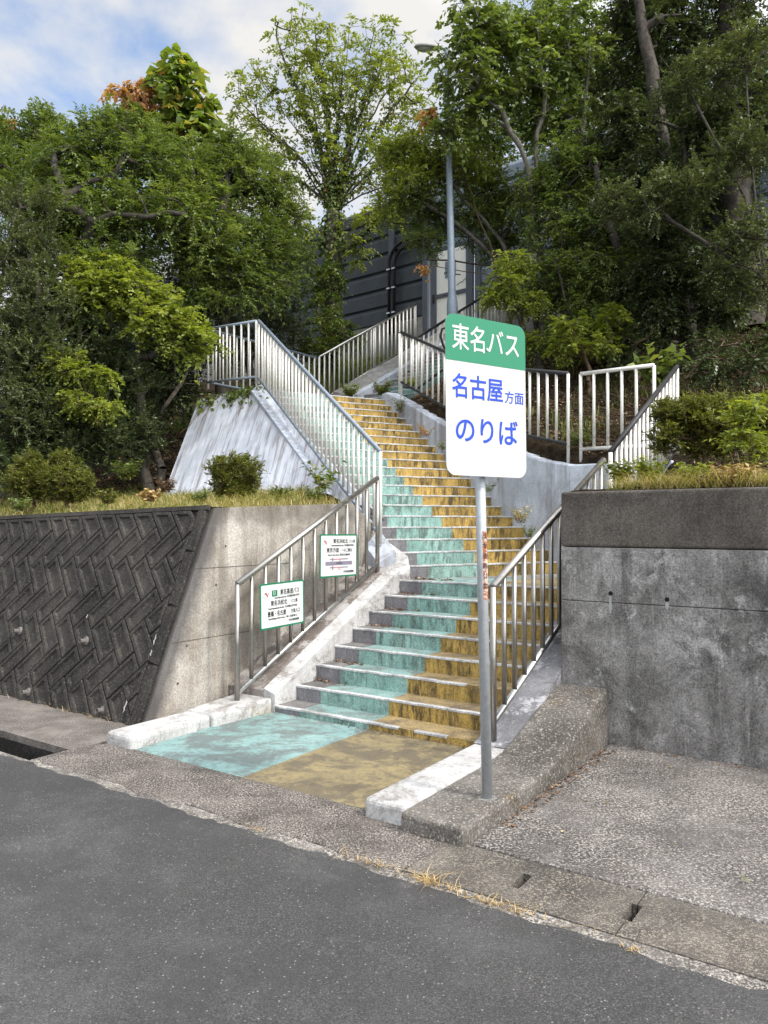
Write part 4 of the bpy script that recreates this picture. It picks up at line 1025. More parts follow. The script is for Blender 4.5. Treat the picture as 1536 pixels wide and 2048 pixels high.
# ------------------------------------------------------------------ noise barrier
AB_ = R(39.0); UB = Vector((math.cos(AB_), -math.sin(AB_), 0)); NB = Vector((-math.sin(AB_), -math.cos(AB_), 0)); PB = Vector((.81, 19.75, 0))
def BR(s, z, e=0): p = PB + UB * s + NB * e; return Vector((p.x, p.y, z))
br = empty('noise_barrier', BR(0, 6.2), 'dark slate noise barrier of horizontal panels with steel posts behind the trees', 'barrier')
Z0, ZT = 7.02, 10.25
posts_s = [-17.1, -13.1, -9.1, -5.1, -.72, .38, 1.95, 5.9, 9.9, 13.9]
def bay(s0, s1, mat, z0=Z0, zt=ZT):
    m = MB(); z = z0; hgt_ = .47
    while z < zt - .1:
        z2 = min(z + hgt_, zt)
        vs = [BR(s0, z + .012, .0), BR(s1, z + .012, .0), BR(s1, z + .05, .055), BR(s0, z + .05, .055), BR(s1, z2 - .10, .055), BR(s0, z2 - .10, .055), BR(s1, z2 - .012, .012), BR(s0, z2 - .012, .012)]
        m.add(vs, [(0, 1, 2, 3), (3, 2, 4, 5), (5, 4, 6, 7)])
        z = z2
    m.add([BR(s0, z0, -.004), BR(s1, z0, -.004), BR(s1, zt, -.004), BR(s0, zt, -.004)], [(0, 1, 2, 3)])
    m.add([BR(s0, z0, -.12), BR(s1, z0, -.12), BR(s1, zt, -.12), BR(s0, zt, -.12)], [(3, 2, 1, 0)])
    return m.build('panel', mat, br)
for s0, s1 in zip(posts_s, posts_s[1:]):
    if s0 == .38: continue
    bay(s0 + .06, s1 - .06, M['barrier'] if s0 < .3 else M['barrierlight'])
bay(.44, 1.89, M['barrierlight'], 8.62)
for s in posts_s:
    m = MB(); m.obox(BR(s, (5.9 + ZT + .05) / 2, .02), UB * .075, NB * .10, Vector((0, 0, (ZT + .05 - 5.9) / 2))); m.build('barrier_post', M['barrierpost'], br)
for s0, s1 in ((-21, .30), (2.05, 17)):
    m = MB(); m.obox(BR((s0 + s1) / 2, 6.35, -.02), UB * ((s1 - s0) / 2), NB * .12, Vector((0, 0, .665))); m.build('concrete_base', M['greyc'], br)
# extra bays far left
dr = empty('door', BR(1.1, 6.3), None, None); dr.parent = br; dr.location = BR(1.1, 6.3) - br.location
def drbox(nm, s0, s1, z0, z1, e, t, mat): m = MB(); m.obox(BR((s0 + s1) / 2, (z0 + z1) / 2, e), UB * ((s1 - s0) / 2), NB * t, Vector((0, 0, (z1 - z0) / 2))); return m.build(nm, mat, dr)
# mesh_obj subtracts the chain of parent locations, which is what a nested empty needs
drbox('leaf', .72, 1.62, 6.3, 8.55, .05, .02, M['door']); drbox('frame', .56, .72, 6.2, 8.62, .07, .05, M['barrierpost']); drbox('frame', 1.62, 1.80, 6.2, 8.62, .07, .05, M['barrierpost'])
drbox('crossbar', .72, 1.62, 7.38, 7.48, .075, .02, M['barrierpost']); drbox('handle', .64, .69, 7.28, 7.48, .14, .02, M['steeldark'])
drbox('notice', .98, 1.30, 7.85, 8.25, .078, .004, M['barrierlight'])
m = MB()
for i in range(6): m.obox(BR(.97 + i * .055, 7.98, .084), UB * .017, NB * .001, Vector((0, 0, .022)))
m.build('notice_marks', M['txtblack'], dr)
m = MB(); rr = random.Random(5); pts_ = [BR(1.32 + i * .028, 7.60 + i * .012 + .025 * rr.uniform(-1, 1), .075) for i in range(11)]; m.tube(pts_, .006, 5); m.build('scribble', M['txtblack'], dr)
for dxs, lab in ((0, 'black conduit pipe bending down the barrier post, left of the pair'), (.17, 'black conduit pipe bending down the barrier post, right of the pair')):
    pts_ = [BR(-.74 + dxs, 6.7, .17), BR(-.74 + dxs, 8.55 - dxs * .4, .17)] + [BR(-.74 + dxs + .55 * (1 - math.cos(a)), 8.55 - dxs * .4 + (.50 - dxs * .3) * math.sin(a), .17) for a in np.linspace(.2, math.pi / 2, 7)] + [BR(1.0 + dxs, 9.15 - dxs * .7, .17), BR(4.5, 9.5 - dxs * .7, .17)]
    m = MB(); m.tube(pts_, .040, 10); e = m.build('conduit_pipe', M['black'], None, smooth=True); tag(e, lab, 'pipe', 'black conduits on the barrier')
    m = MB()
    for z in (7.25, 7.9, 8.4): m.obox(BR(-.74 + dxs, z, .17), UB * .055, NB * .045, Vector((0, 0, .018)))
    q = m.build('clip', M['steel'], e)
# ------------------------------------------------------------------ vegetation generators
def nrm(v): return v / (np.linalg.norm(v, axis=-1, keepdims=True) + 1e-9)
def leaf_quads(P, Dr, Nn, Ls, Ws):
    """kite-shaped leaves: P base points, Dr direction, Nn approximate normal"""
    Dr = nrm(Dr); S = nrm(np.cross(Dr, Nn)); Up = np.cross(S, Dr)
    Ls = Ls[:, None]; Ws = Ws[:, None]
    mid = P + Dr * Ls * .45
    a = mid + S * Ws * .5 + Up * Ws * .16; b = mid - S * Ws * .5 + Up * Ws * .16
    V = np.stack([P, a, P + Dr * Ls - Up * Ls * .10, b], 1).reshape(-1, 3)
    return V, np.arange(len(V)).reshape(-1, 4)
def tubes(Pa, Pb, Ra, Rb, n=4):
    d = nrm(Pb - Pa); ref = np.where(np.abs(d[:, 2:3]) < .9, np.array([[0, 0, 1.]]), np.array([[1., 0, 0]]))
    x = nrm(np.cross(d, ref)); y = np.cross(d, x); m = len(Pa)
    ang = 2 * np.pi * np.arange(n) / n
    c = np.cos(ang)[None, :, None] * x[:, None] + np.sin(ang)[None, :, None] * y[:, None]
    V = np.concatenate([Pa[:, None] + c * Ra[:, None, None], Pb[:, None] + c * Rb[:, None, None]], 1).reshape(-1, 3)
    base = (np.arange(m) * 2 * n)[:, None]; j = np.arange(n); j2 = (j + 1) % n
    Fq = np.stack([base + j, base + j2, base + n + j2, base + n + j], -1).reshape(-1, 4)
    return V, Fq
def blob_pts(rg, blobs, N, shell=.45):
    ws = np.array([b[3] * b[4] * (b[6] if len(b) > 6 else 1) for b in blobs], float); ws /= ws.sum(); out_ = []
    for b, wgt in zip(blobs, ws):
        px, py, D, rx, ry = b[:5]; rd = b[5] if len(b) > 5 and b[5] else (rx + ry) * .5 / F * D * 1.0
        n = max(3, int(round(N * wgt))); c = np.array(at(px, py, D))
        q = nrm(rg.normal(size=(n, 3))) * (rg.random((n, 1)) ** shell)
        out_.append(c + q * np.array([rx / F * D, rd, ry / F * D]))
    return np.concatenate(out_)
def make_tree(name, label, cat, base, blobs, N, leaf, lmat, bark='bark', tr=.10, seed=1, K=4, pairs=7, rl=.38, droop=.25, limbs=(), group=None, shell=.45, twig_r=.004, trunk_top=.55, upb=.2, cl=.5, ivy=None, min_h=None, sink=.15, pexp=.48):
    rg = np.random.default_rng(seed)
    if len(base) == 2 and not isinstance(base, Vector): x = (base[0] - 768) / F * base[1]; base = (x, base[1], hgt(x, base[1]) - sink)
    base = np.array(base, float)
    T = blob_pts(rg, blobs, N, shell)
    T[:, 2] = np.maximum(T[:, 2], base[2] + sink + (min_h if min_h is not None else .12))
    cen = T.mean(0); top = base + (cen - base) * trunk_top if not limbs else np.array(limbs[0][0], float)
    nodes = [base]; par = [-1]
    nt_ = 7
    for i in range(1, nt_ + 1):
        f = i / nt_; p = base + (top - base) * f; p[:2] += rg.normal(0, .02 + tr * .15, 2) * (i < nt_)
        nodes.append(p); par.append(len(nodes) - 2)
    fork = len(nodes) - 1
    for lim in limbs:
        pr_ = fork
        pts = [np.array(q, float) for q in lim]
        for a, b in zip(pts, pts[1:]):
            k = max(2, int(np.linalg.norm(b - a) / .35))
            for i in range(1, k + 1):
                p = a + (b - a) * i / k + rg.normal(0, .022, 3); nodes.append(p); par.append(pr_); pr_ = len(nodes) - 1
    cap_n = len(nodes) + len(T) * 5
    ND = np.zeros((cap_n, 3)); ND[:len(nodes)] = nodes; nn = len(nodes); tips = []
    order = rg.permutation(len(T)); first_free = 2 if not limbs else fork
    for ti in order:
        t = T[ti]; dv = ND[first_free:nn] - t; d = np.sqrt((dv ** 2).sum(1)) + .5 * np.maximum(0, dv[:, 2] + .05)
        j = first_free + int(np.argmin(d)); a = ND[j]; dist = np.linalg.norm(t - a)
        k = 1 if dist < .3 else (2 if dist < .8 else 4)
        pr_ = j; sag = -.12 * dist if not limbs else .0
        for i in range(1, k + 1):
            f = i / k; p = a + (t - a) * f; p = p + (rg.normal(0, .045 * dist, 3) if i < k else 0)
            p[2] += -sag * .6 * math.sin(math.pi * f) if i < k else 0
            ND[nn] = p; par.append(pr_); pr_ = nn; nn += 1
        tips.append(pr_)
    par = np.array(par); ND = ND[:nn]; cnt = np.zeros(nn); cnt[tips] += 1
    for i in range(nn - 1, 0, -1): cnt[par[i]] += cnt[i]
    rad = np.maximum(twig_r, tr * (cnt / cnt[0]) ** pexp); rad[cnt == 0] = twig_r
    for i in range(fork): rad[i] = tr * (1.25 - .25 * i / fork) if i else tr * 1.5
    e = empty(name, tuple(base), label, cat, group)
    ii = np.arange(1, nn); ra = np.minimum(rad[par[ii]], rad[ii] * 1.6)
    big = ii <= fork
    V, Fq = tubes(ND[par[ii]][~big], ND[ii][~big], ra[~big], rad[ii][~big], 4)
    V2_, F2 = tubes(ND[par[ii]][big], ND[ii][big], rad[par[ii]][big], rad[ii][big], 10)
    quick_mesh('trunk', V2_, F2, M[bark], e, smooth=True)
    quick_mesh('branches', V, Fq, M[bark], e, smooth=True)
    tips = np.array(tips); tp = ND[tips]; td = nrm(ND[tips] - ND[par[tips]])
    n = len(tp); Rr = n * K
    tdir = np.repeat(td, K, 0); tpos = np.repeat(tp, K, 0); tcol = np.repeat(rg.random(n), K)
    rdir = nrm(tdir * .7 + rg.normal(0, .65, (Rr, 3)) + np.array([0, 0, upb]))
    rlen = rl * rg.uniform(.55, 1.1, Rr)
    st = tpos - tdir * rg.uniform(0, .25, (Rr, 1)) * rl
    J = pairs * 2; s = np.tile((np.arange(J) // 2 + 1) / pairs, Rr); sd_ = np.tile(np.where(np.arange(J) % 2 == 0, 1., -1.), Rr)[:, None]
    P0 = np.repeat(st, J, 0); Dr = np.repeat(rdir, J, 0); Ln = np.repeat(rlen, J)
    P = P0 + Dr * (s * Ln)[:, None]; P[:, 2] -= droop * (s ** 2) * Ln
    side = nrm(np.cross(Dr, np.array([0, 0, 1.]))); m_ = len(P)
    ld = Dr * .75 + side * sd_ * .8 + np.array([0, 0, -droop * .8]) + rg.normal(0, .28, (m_, 3))
    nm = np.array([0, 0, 1.]) + rg.normal(0, .42, (m_, 3)) - Dr * .1
    sz_ = np.repeat(rg.uniform(.7, 1.25, n), K * J); Ls = leaf[0] * sz_ * rg.uniform(.5, 1.25, m_); Ws = leaf[1] * sz_ * rg.uniform(.65, 1.25, m_)
    V, Fq = leaf_quads(P, ld, nm, Ls, Ws)
    lf = np.clip(np.repeat(tcol, J) * cl + rg.random(m_) * (1 - cl), 0, 1)
    quick_mesh('foliage', V, Fq, M[lmat], e, attr=np.repeat(lf, 4))
    # bare rachis twigs
    sel = rg.random(Rr) < .5
    V, Fq = tubes(st[sel], st[sel] + rdir[sel] * rlen[sel, None] * .9 - np.array([0, 0, 1.]) * (droop * .8 * rlen[sel])[:, None], np.full(sel.sum(), .003), np.full(sel.sum(), .0015), 3)
    quick_mesh('twigs', V, Fq, M[bark], e)
    if ivy:
        cntv, szv, rsp, cmax = ivy
        cand = np.where((cnt[1:] > cmax) | (ii <= fork))[0] + 1
        seglen = np.linalg.norm(ND[cand] - ND[par[cand]], axis=1) * (rad[cand] + .05); pk = rg.choice(len(cand), cntv, p=seglen / seglen.sum())
        c = cand[pk]; f = rg.random((cntv, 1)); q = ND[par[c]] * (1 - f) + ND[c] * f; axd = nrm(ND[c] - ND[par[c]])
        o_ = nrm(np.cross(axd, rg.normal(size=(cntv, 3)))); q = q + o_ * (rad[c][:, None] + np.abs(rg.normal(0, rsp, (cntv, 1))))
        V, Fq = leaf_quads(q, o_ * .4 + np.array([0, 0, -.9]) + rg.normal(0, .4, (cntv, 3)), o_ + rg.normal(0, .3, (cntv, 3)), szv * rg.uniform(.6, 1.3, cntv), szv * .85 * rg.uniform(.7, 1.2, cntv))
        quick_mesh('ivy', V, Fq, M['leaf_ivy'], e, attr=np.repeat(rg.random(cntv), 4))
    return e
def blades(name, pts, hgtm, mat, seed, wd=.006, lean=.6, kind='stuff', label=None, cat=None, dirs=None):
    rg = np.random.default_rng(seed); n = len(pts); a = rg.uniform(0, 2 * np.pi, n)
    ln = np.stack([np.cos(a), np.sin(a), np.zeros(n)], 1) * (rg.random((n, 1)) * lean)
    if dirs is not None: ln += dirs
    h = hgtm * rg.uniform(.4, 1.2, (n, 1)); up = np.array([0, 0, 1.])
    uf = rg.uniform(.25, 1.0, (n, 1)) if lean > 1 else np.ones((n, 1))
    p1 = pts + (up * .62 * uf + ln * .35) * h; p2 = pts + (up * .80 * uf + ln * 1.1) * h
    s = np.stack([-np.sin(a), np.cos(a), np.zeros(n)], 1) * wd * rg.uniform(.6, 1.3, (n, 1))
    V = np.stack([pts - s, pts + s, p1 - s * .8, p1 + s * .8, p2 - s * .12, p2 + s * .12], 1).reshape(-1, 3)
    b = (np.arange(n) * 6)[:, None]; Fq = np.concatenate([b + np.array([0, 1, 3, 2]), b + np.array([2, 3, 5, 4])], 1).reshape(-1, 4)
    o = quick_mesh(name, V, Fq, M[mat], attr=np.repeat(np.clip(rg.normal(.5, .28, n), 0, 1), 6))
    return tag(o, label, cat, None, kind)
def area_pts(rg, a0, a1, b0, b1, n, zoff=0):
    a = rg.uniform(a0, a1, n); b = rg.uniform(b0, b1, n); k = ~on_stairs(a, b); a, b = a[k], b[k]; z = height(a, b) + zoff
    return np.stack([O.x + U1.x * a + V1.x * b, O.y + U1.y * a + V1.y * b, z], 1)

# ------------------------------------------------------------------ the trees behind the landing and at the left
LT = 'trees left of the stairs'; RT = 'trees right of the stairs'
def A(*q): return tuple(at(*q))
D0 = 18.6; fork = A(668, 425, D0)
targets = [(455, 175, 18.2), (490, 110, 18.0), (520, 240, 19.2), (548, 60, 18.6), (590, 30, 19.3), (625, 25, 18.2), (660, 40, 19.0), (700, 45, 18.3), (735, 70, 19.2), (780, 75, 18.6), (815, 95, 19.0), (845, 130, 18.3), (860, 190, 19.2), (840, 260, 18.0), (500, 300, 18.4), (560, 190, 19.6), (640, 120, 19.8), (760, 180, 19.8), (560, 350, 17.9), (800, 350, 18.2)]
limbs = []
for i, (px, py, D) in enumerate(targets):
    rr = random.Random(i); k = rr.uniform(.30, .42)
    mid = A(668 + (px - 668) * k + rr.uniform(-8, 8), 425 + (py - 425) * (k + .10), D0 + (D - D0) * k)
    limbs.append([fork, mid, A(px, py + 12, D)])
limbs.append([A(663, 520, D0), A(610, 470, D0 - .3), A(585, 440, D0 - .5)]); limbs.append([A(668, 540, D0), A(720, 480, D0 - .4), A(770, 420, D0 - .6)])
make_tree('vase_tree', 'tall sparse vase-shaped tree with an ivy-wrapped trunk, behind the upper landing against the sky', 'tree', (655, D0),
    [(615, 105, D0, 90, 80, 1.2), (740, 125, D0, 100, 80, 1.2), (505, 190, D0, 60, 85, .8), (820, 210, D0, 55, 90, .8), (665, 200, D0, 130, 100, 1.2), (540, 330, D0, 70, 80, .9), (775, 320, D0, 80, 70, .9), (665, 320, D0, 70, 60, .7), (580, 450, 18.0, 60, 45, .5), (740, 440, 18.0, 70, 35, .5), (700, 500, 18.1, 40, 30, .4)],
    700, (.118, .050), 'leaf_light', 'bark', .18, 11, K=3, pairs=4, rl=.28, droop=.5, limbs=limbs, shell=.5, group=None, ivy=(6500, .085, .06, 22), pexp=.62)
# young shoots and ivy round the lower trunk
make_tree('leafy_tree', 'broad mid-green feathery tree, tallest crown in the middle of the left wood', 'tree', (240, 14.6),
    [(235, 285, 14.5, 85, 65), (150, 330, 14.3, 85, 60), (310, 340, 14.2, 95, 70), (200, 420, 13.8, 110, 75), (330, 440, 13.7, 100, 65), (120, 440, 13.8, 80, 60), (260, 250, 14.6, 60, 35), (210, 520, 13.4, 90, 50)],
    760, (.085, .036), 'leaf_mid', 'bark', .13, 21, K=5, pairs=7, rl=.42, droop=.3, group=LT)
make_tree('leafy_tree', 'mid-green feathery tree leaning over the landing railing, right of the left wood', 'tree', (440, 15.0),
    [(430, 340, 15, 95, 65), (510, 370, 15, 75, 65), (390, 420, 14.4, 100, 65), (500, 470, 14.5, 85, 50), (520, 560, 14.6, 75, 42), (575, 500, 15.0, 45, 40), (560, 430, 15.2, 50, 45), (440, 570, 14.2, 95, 55), (420, 500, 14.0, 95, 50), (460, 295, 15.2, 50, 30)],
    760, (.088, .036), 'leaf_mid', 'bark', .12, 22, K=5, pairs=7, rl=.42, droop=.35, group=LT)
make_tree('leafy_tree', 'mid-green feathery tree at the upper left edge of the photo', 'tree', (20, 15.5),
    [(50, 285, 15.5, 85, 45), (95, 260, 15.5, 40, 40), (10, 350, 15, 70, 60), (110, 350, 15, 60, 45), (60, 400, 14.6, 80, 50)],
    330, (.085, .036), 'leaf_mid', 'bark', .12, 23, K=5, pairs=7, rl=.42, droop=.2, upb=.5, group=LT)
make_tree('broadleaf_tree', 'tall tree with large green leaves turning orange, rising above the left wood', 'tree', (370, 17.5),
    [(350, 150, 17.5, 45, 40, .5), (370, 205, 17.5, 55, 40, .6), (400, 250, 17.5, 40, 40, .5), (330, 240, 17.5, 40, 40, .5)],
    62, (.30, .22), 'leaf_big', 'bark', .09, 24, K=3, pairs=3, rl=.40, droop=.9, cl=.2, group=LT)
make_tree('orange_tree', 'withered orange-brown leafed branch tree beside the tall broad-leaved crown', 'tree', (280, 17.2),
    [(262, 192, 17.2, 42, 25, .4), (290, 180, 17.2, 22, 18, .3), (300, 235, 17.2, 25, 30, .4)],
    70, (.16, .09), 'leaf_orange', 'bark', .06, 25, K=3, pairs=4, rl=.28, droop=1.1, group=LT)
make_tree('orange_tree', 'small patch of orange foliage at the left edge of the photo', 'tree', (-20, 16.5), [(2, 345, 16.5, 26, 28, .4), (5, 250, 16.5, 20, 14, .3)], 32, (.16, .09), 'leaf_orange', 'bark', .05, 26, K=3, pairs=4, rl=.25, droop=.8, group=LT)
make_tree('dark_evergreen', 'dark grey-green fine-leaved evergreen standing at the left edge of the photo', 'tree', (40, 12.0),
    [(60, 430, 12.5, 60, 70), (40, 520, 12.2, 85, 80), (70, 620, 12.0, 90, 80), (30, 700, 11.8, 80, 70), (90, 740, 11.9, 80, 70), (30, 820, 11.6, 80, 70), (120, 840, 11.9, 70, 60)],
    900, (.050, .026), 'leaf_fine', 'bark', .10, 31, K=5, pairs=9, rl=.26, droop=.05, upb=.6, group=LT)
make_tree('round_leaf_tree', 'yellow-green round-leaved climber-covered tree in the middle of the left wood', 'tree', (300, 12.8),
    [(330, 640, 12.6, 85, 45), (380, 680, 12.6, 60, 40), (200, 560, 12.9, 90, 50), (160, 600, 12.7, 60, 50), (280, 590, 12.9, 80, 50)],
    330, (.085, .060), 'leaf_bright', 'bark', .08, 32, K=4, pairs=5, rl=.30, droop=.5, group=LT)
make_tree('dark_shrub', 'dark fine-leaved shrub mass between the painted slope and the left wood', 'shrub', (330, 12.9),
    [(320, 730, 14.6, 70, 60), (240, 780, 12.8, 85, 70), (350, 700, 14.8, 60, 50), (265, 850, 13.2, 55, 55), (215, 860, 12.4, 70, 50), (330, 790, 14.8, 50, 50)],
    680, (.048, .026), 'leaf_dark', 'bark', .07, 33, K=5, pairs=8, rl=.26, droop=.1, upb=.5, group=LT)
make_tree('dark_shrub', 'deep green shrub thicket at the foot of the evergreen, left', 'shrub', (110, 12.3),
    [(60, 880, 12.0, 100, 60), (160, 860, 12.4, 90, 60), (30, 940, 11.4, 60, 40), (130, 905, 11.8, 90, 40), (220, 900, 12.0, 50, 45), (280, 880, 12.6, 50, 45), (190, 700, 12.8, 80, 60), (120, 650, 12.8, 80, 60)],
    760, (.050, .028), 'leaf_dark', 'bark', .06, 34, K=5, pairs=8, rl=.26, droop=.1, upb=.5, group=LT)
make_tree('bright_shrub', 'pale yellow-green leafy shrub in front of the dark thicket, upper of two', 'shrub', A(175, 800, 12.3), [(130, 735, 11.7, 55, 32), (195, 760, 11.7, 38, 25)], 60, (.075, .045), 'leaf_bright', 'twig', .03, 35, K=4, pairs=5, rl=.24, droop=.5, group=LT)
make_tree('bright_shrub', 'flat spray of yellow-green leaves low in the left thicket', 'shrub', A(200, 860, 12.1), [(195, 822, 11.4, 58, 24), (150, 800, 11.5, 30, 20)], 66, (.060, .035), 'leaf_bright', 'twig', .03, 36, K=4, pairs=5, rl=.22, droop=.5, group=LT)
make_tree('dark_tree', 'dark tree closing the gap behind the landing railing', 'tree', (520, 16.2),
    [(480, 640, 16.4, 90, 60), (470, 700, 16.6, 80, 50, .6), (400, 690, 15.8, 60, 50), (570, 670, 17.4, 60, 60, .6), (560, 600, 16.6, 60, 70), (400, 600, 15.2, 90, 70), (440, 520, 15.8, 80, 60), (590, 520, 17.2, 40, 60, .8)],
    620, (.06, .03), 'leaf_dark', 'bark', .08, 37, K=5, pairs=7, rl=.32, group=LT)
make_tree('dark_tree', 'shaded tree deep inside the left wood', 'tree', (200, 15.8),
    [(100, 560, 15.6, 140, 90), (270, 600, 15.4, 120, 90), (250, 480, 15.8, 140, 70), (100, 740, 14.5, 150, 100), (300, 760, 14.6, 110, 100)],
    640, (.07, .035), 'leaf_dark', 'bark', .12, 38, K=5, pairs=7, rl=.40, group=LT)
make_tree('weedy_shrub', 'tangle of ivy and shoots at the foot of the vase-shaped tree', 'shrub', (650, 17.9),
    [(655, 640, 17.9, 42, 60, .5), (620, 690, 17.6, 60, 30, .5), (700, 670, 17.9, 40, 25, .4), (655, 560, 18.3, 40, 50, .5)],
    200, (.075, .045), 'leaf_ivy', 'twig', .03, 39, K=4, pairs=4, rl=.24, droop=.7, group=None)

# ------------------------------------------------------------------ the right wood
lim = [[A(1100, 640, 14.3), A(1075, 480, 14.2), A(1055, 330, 14.0), A(1000, 220, 13.8), A(920, 150, 13.6), A(870, 80, 13.5)],
       [A(1100, 640, 14.3), A(1075, 480, 14.2), A(1070, 350, 14.2), A(1090, 180, 14.0), A(1080, 40, 14.0)],
       [A(1100, 640, 14.3), A(1080, 500, 14.3), A(1160, 330, 14.3), A(1180, 120, 14.2)]]
make_tree('broadleaf_tree', 'tree with pale curving limbs and rounded leaves beside the street lamp', 'tree', (1130, 14.2),
    [(960, 60, 13.8, 75, 60), (930, 130, 13.6, 60, 55), (1040, 60, 14.2, 90, 70), (900, 250, 13.8, 50, 40), (1050, 170, 14.2, 100, 75), (960, 220, 14.0, 60, 50), (1140, 100, 14.4, 80, 90), (1120, 230, 14.5, 80, 60)],
    480, (.105, .065), 'leaf_mid', 'barkpale', .085, 41, K=4, pairs=5, rl=.36, droop=.7, limbs=lim, group=RT)
lim = [[A(1080, 620, 15.3), A(990, 510, 15.3), A(900, 440, 15.2), A(800, 370, 15.0), A(750, 320, 15.0)],
       [A(1080, 620, 15.3), A(1000, 480, 15.3), A(930, 400, 15.1), A(880, 330, 15.1)],
       [A(1080, 620, 15.3), A(980, 530, 15.2), A(860, 520, 15.0), A(820, 530, 15.0)]]
make_tree('maple_tree', 'yellow-green layered maple reaching left across the lamp pole', 'tree', (1100, 15.4),
    [(795, 310, 15.0, 60, 22, .9), (870, 325, 15.1, 75, 32, .9), (820, 372, 15.0, 62, 20, .8), (940, 350, 15.2, 70, 30, .9), (780, 400, 14.9, 35, 14, .5)],
    420, (.060, .034), 'leaf_bright', 'barkpale', .06, 42, K=5, pairs=6, rl=.30, droop=.15, limbs=lim[:2], group=RT)
make_tree('maple_tree', 'darker green layered branches below the yellow-green maple', 'tree', (1060, 15.8),
    [(840, 425, 15.5, 90, 28, .9), (930, 440, 15.6, 80, 30, .9), (850, 490, 15.3, 45, 18, .5), (1010, 400, 15.8, 80, 40, .9), (960, 290, 15.8, 70, 40, .9), (1000, 480, 15.8, 70, 40, .8)],
    560, (.060, .030), 'leaf_mid', 'bark', .07, 43, K=5, pairs=6, rl=.30, droop=.2, limbs=lim, group=RT)
make_tree('orange_tree', 'single withered orange spray hanging in front of the barrier door', 'branch', (1040, 15.0), [(842, 535, 14.8, 14, 7, .15), (858, 234, 14.8, 14, 26, .2)], 16, (.13, .07), 'leaf_orange', 'twig', .02, 44, K=3, pairs=3, rl=.16, droop=1.0, group=None, limbs=[[A(1000, 560, 15), A(930, 540, 14.9), A(860, 530, 14.8)], [A(1000, 560, 15), A(930, 350, 14.9), A(868, 215, 14.8)]])
make_tree('dense_tree', 'dense olive-green tree hanging in front of the bare trunks, middle of the right wood', 'tree', (1400, 12.4),
    [(1330, 440, 12.3, 80, 60), (1380, 540, 12.2, 80, 60), (1300, 560, 12.4, 60, 60), (1290, 350, 12.8, 70, 60), (1420, 250, 12.6, 70, 60), (1250, 250, 13.2, 60, 60), (1320, 640, 12.3, 45, 35), (1450, 620, 12.0, 50, 35)],
    760, (.066, .036), 'leaf_dark', 'bark', .07, 53, K=5, pairs=6, rl=.30, droop=.6, group=RT)
make_tree('young_tree', 'small bright yellow-green tree on a bent trunk right of the sign top', 'tree', (1100, 12.8),
    [(1020, 525, 12.8, 42, 28, .4), (1010, 575, 12.8, 55, 30, .45), (1050, 610, 12.8, 42, 26, .4), (1060, 680, 12.7, 32, 25, .3), (985, 600, 12.8, 25, 25, .3)],
    170, (.060, .030), 'leaf_bright', 'bark', .05, 45, K=4, pairs=6, rl=.22, droop=.6, limbs=[[A(1068, 690, 12.8), A(1040, 630, 12.8), A(1015, 580, 12.8), A(1020, 530, 12.8)]], group=RT)
make_tree('dense_tree', 'dense mid-green small-leaved tree filling the wood right of the young bright tree', 'tree', (1230, 13.6),
    [(1150, 330, 13.8, 90, 75), (1210, 420, 13.5, 90, 80), (1130, 460, 13.6, 80, 70), (1180, 560, 13.2, 90, 70), (1100, 560, 13.6, 60, 60), (1260, 560, 13.2, 80, 80), (1170, 640, 13.0, 80, 45), (1090, 380, 14.0, 60, 50), (1240, 650, 12.9, 70, 50), (1120, 690, 12.9, 60, 35)],
    1000, (.062, .028), 'leaf_mid', 'bark', .09, 46, K=5, pairs=7, rl=.32, droop=.6, group=RT)
make_tree('dark_tree', 'very dark evergreen with leaning trunks filling the upper right', 'tree', (1345, 14.0),
    [(1330, 60, 14.5, 90, 90), (1260, 180, 14.6, 80, 70), (1370, 200, 14.3, 90, 80), (1470, 80, 14.3, 90, 90), (1310, 320, 14.0, 90, 70), (1420, 330, 14.2, 90, 80), (1500, 250, 14.0, 80, 90), (1250, 40, 14.6, 40, 50)],
    820, (.075, .045), 'leaf_dark', 'bark', .16, 47, K=5, pairs=6, rl=.34, droop=.3, group=RT,
    limbs=[[A(1345, 600, 13.9), A(1290, 280, 14.2), A(1200, 60, 14.4), A(1150, -30, 14.4)], [A(1345, 600, 13.9), A(1320, 300, 14.2), A(1260, 0, 14.4)], [A(1345, 600, 13.9), A(1400, 300, 14.2), A(1360, 0, 14.2)]])
for i, (bx, pts_, rr_, lab) in enumerate([(1385, [(1385, 745, 12.6), (1360, 480, 12.9), (1330, 300, 13.2), (1285, 60, 13.6), (1270, -60, 13.8)], .12, 'straight brown trunk with a flared foot, bare low down, right wood'),
        (1500, [(1500, 760, 13.4), (1478, 420, 13.6), (1462, 150, 13.8), (1455, -60, 14)], .24, 'thick furrowed double trunk at the right edge of the photo'),
        (1290, [(1330, 745, 12.9), (1290, 620, 12.9), (1225, 470, 13.0), (1190, 330, 13.2)], .08, 'slender leaning trunk crossing behind the dense tree, right wood')]):
    b0 = A(*pts_[0]); make_tree('tall_tree', lab, 'tree', (b0[0], b0[1], hgt(b0[0], b0[1]) - .1), [(pts_[-1][0], max(-40, pts_[-1][1]), 14, 70, 60), (pts_[-2][0] + 30, pts_[-2][1], 14, 60, 50)], 130, (.075, .045), 'leaf_dark', 'bark', rr_, 60 + i, K=4, pairs=6, rl=.34, limbs=[[A(*q) for q in pts_[1:]]], group=RT)
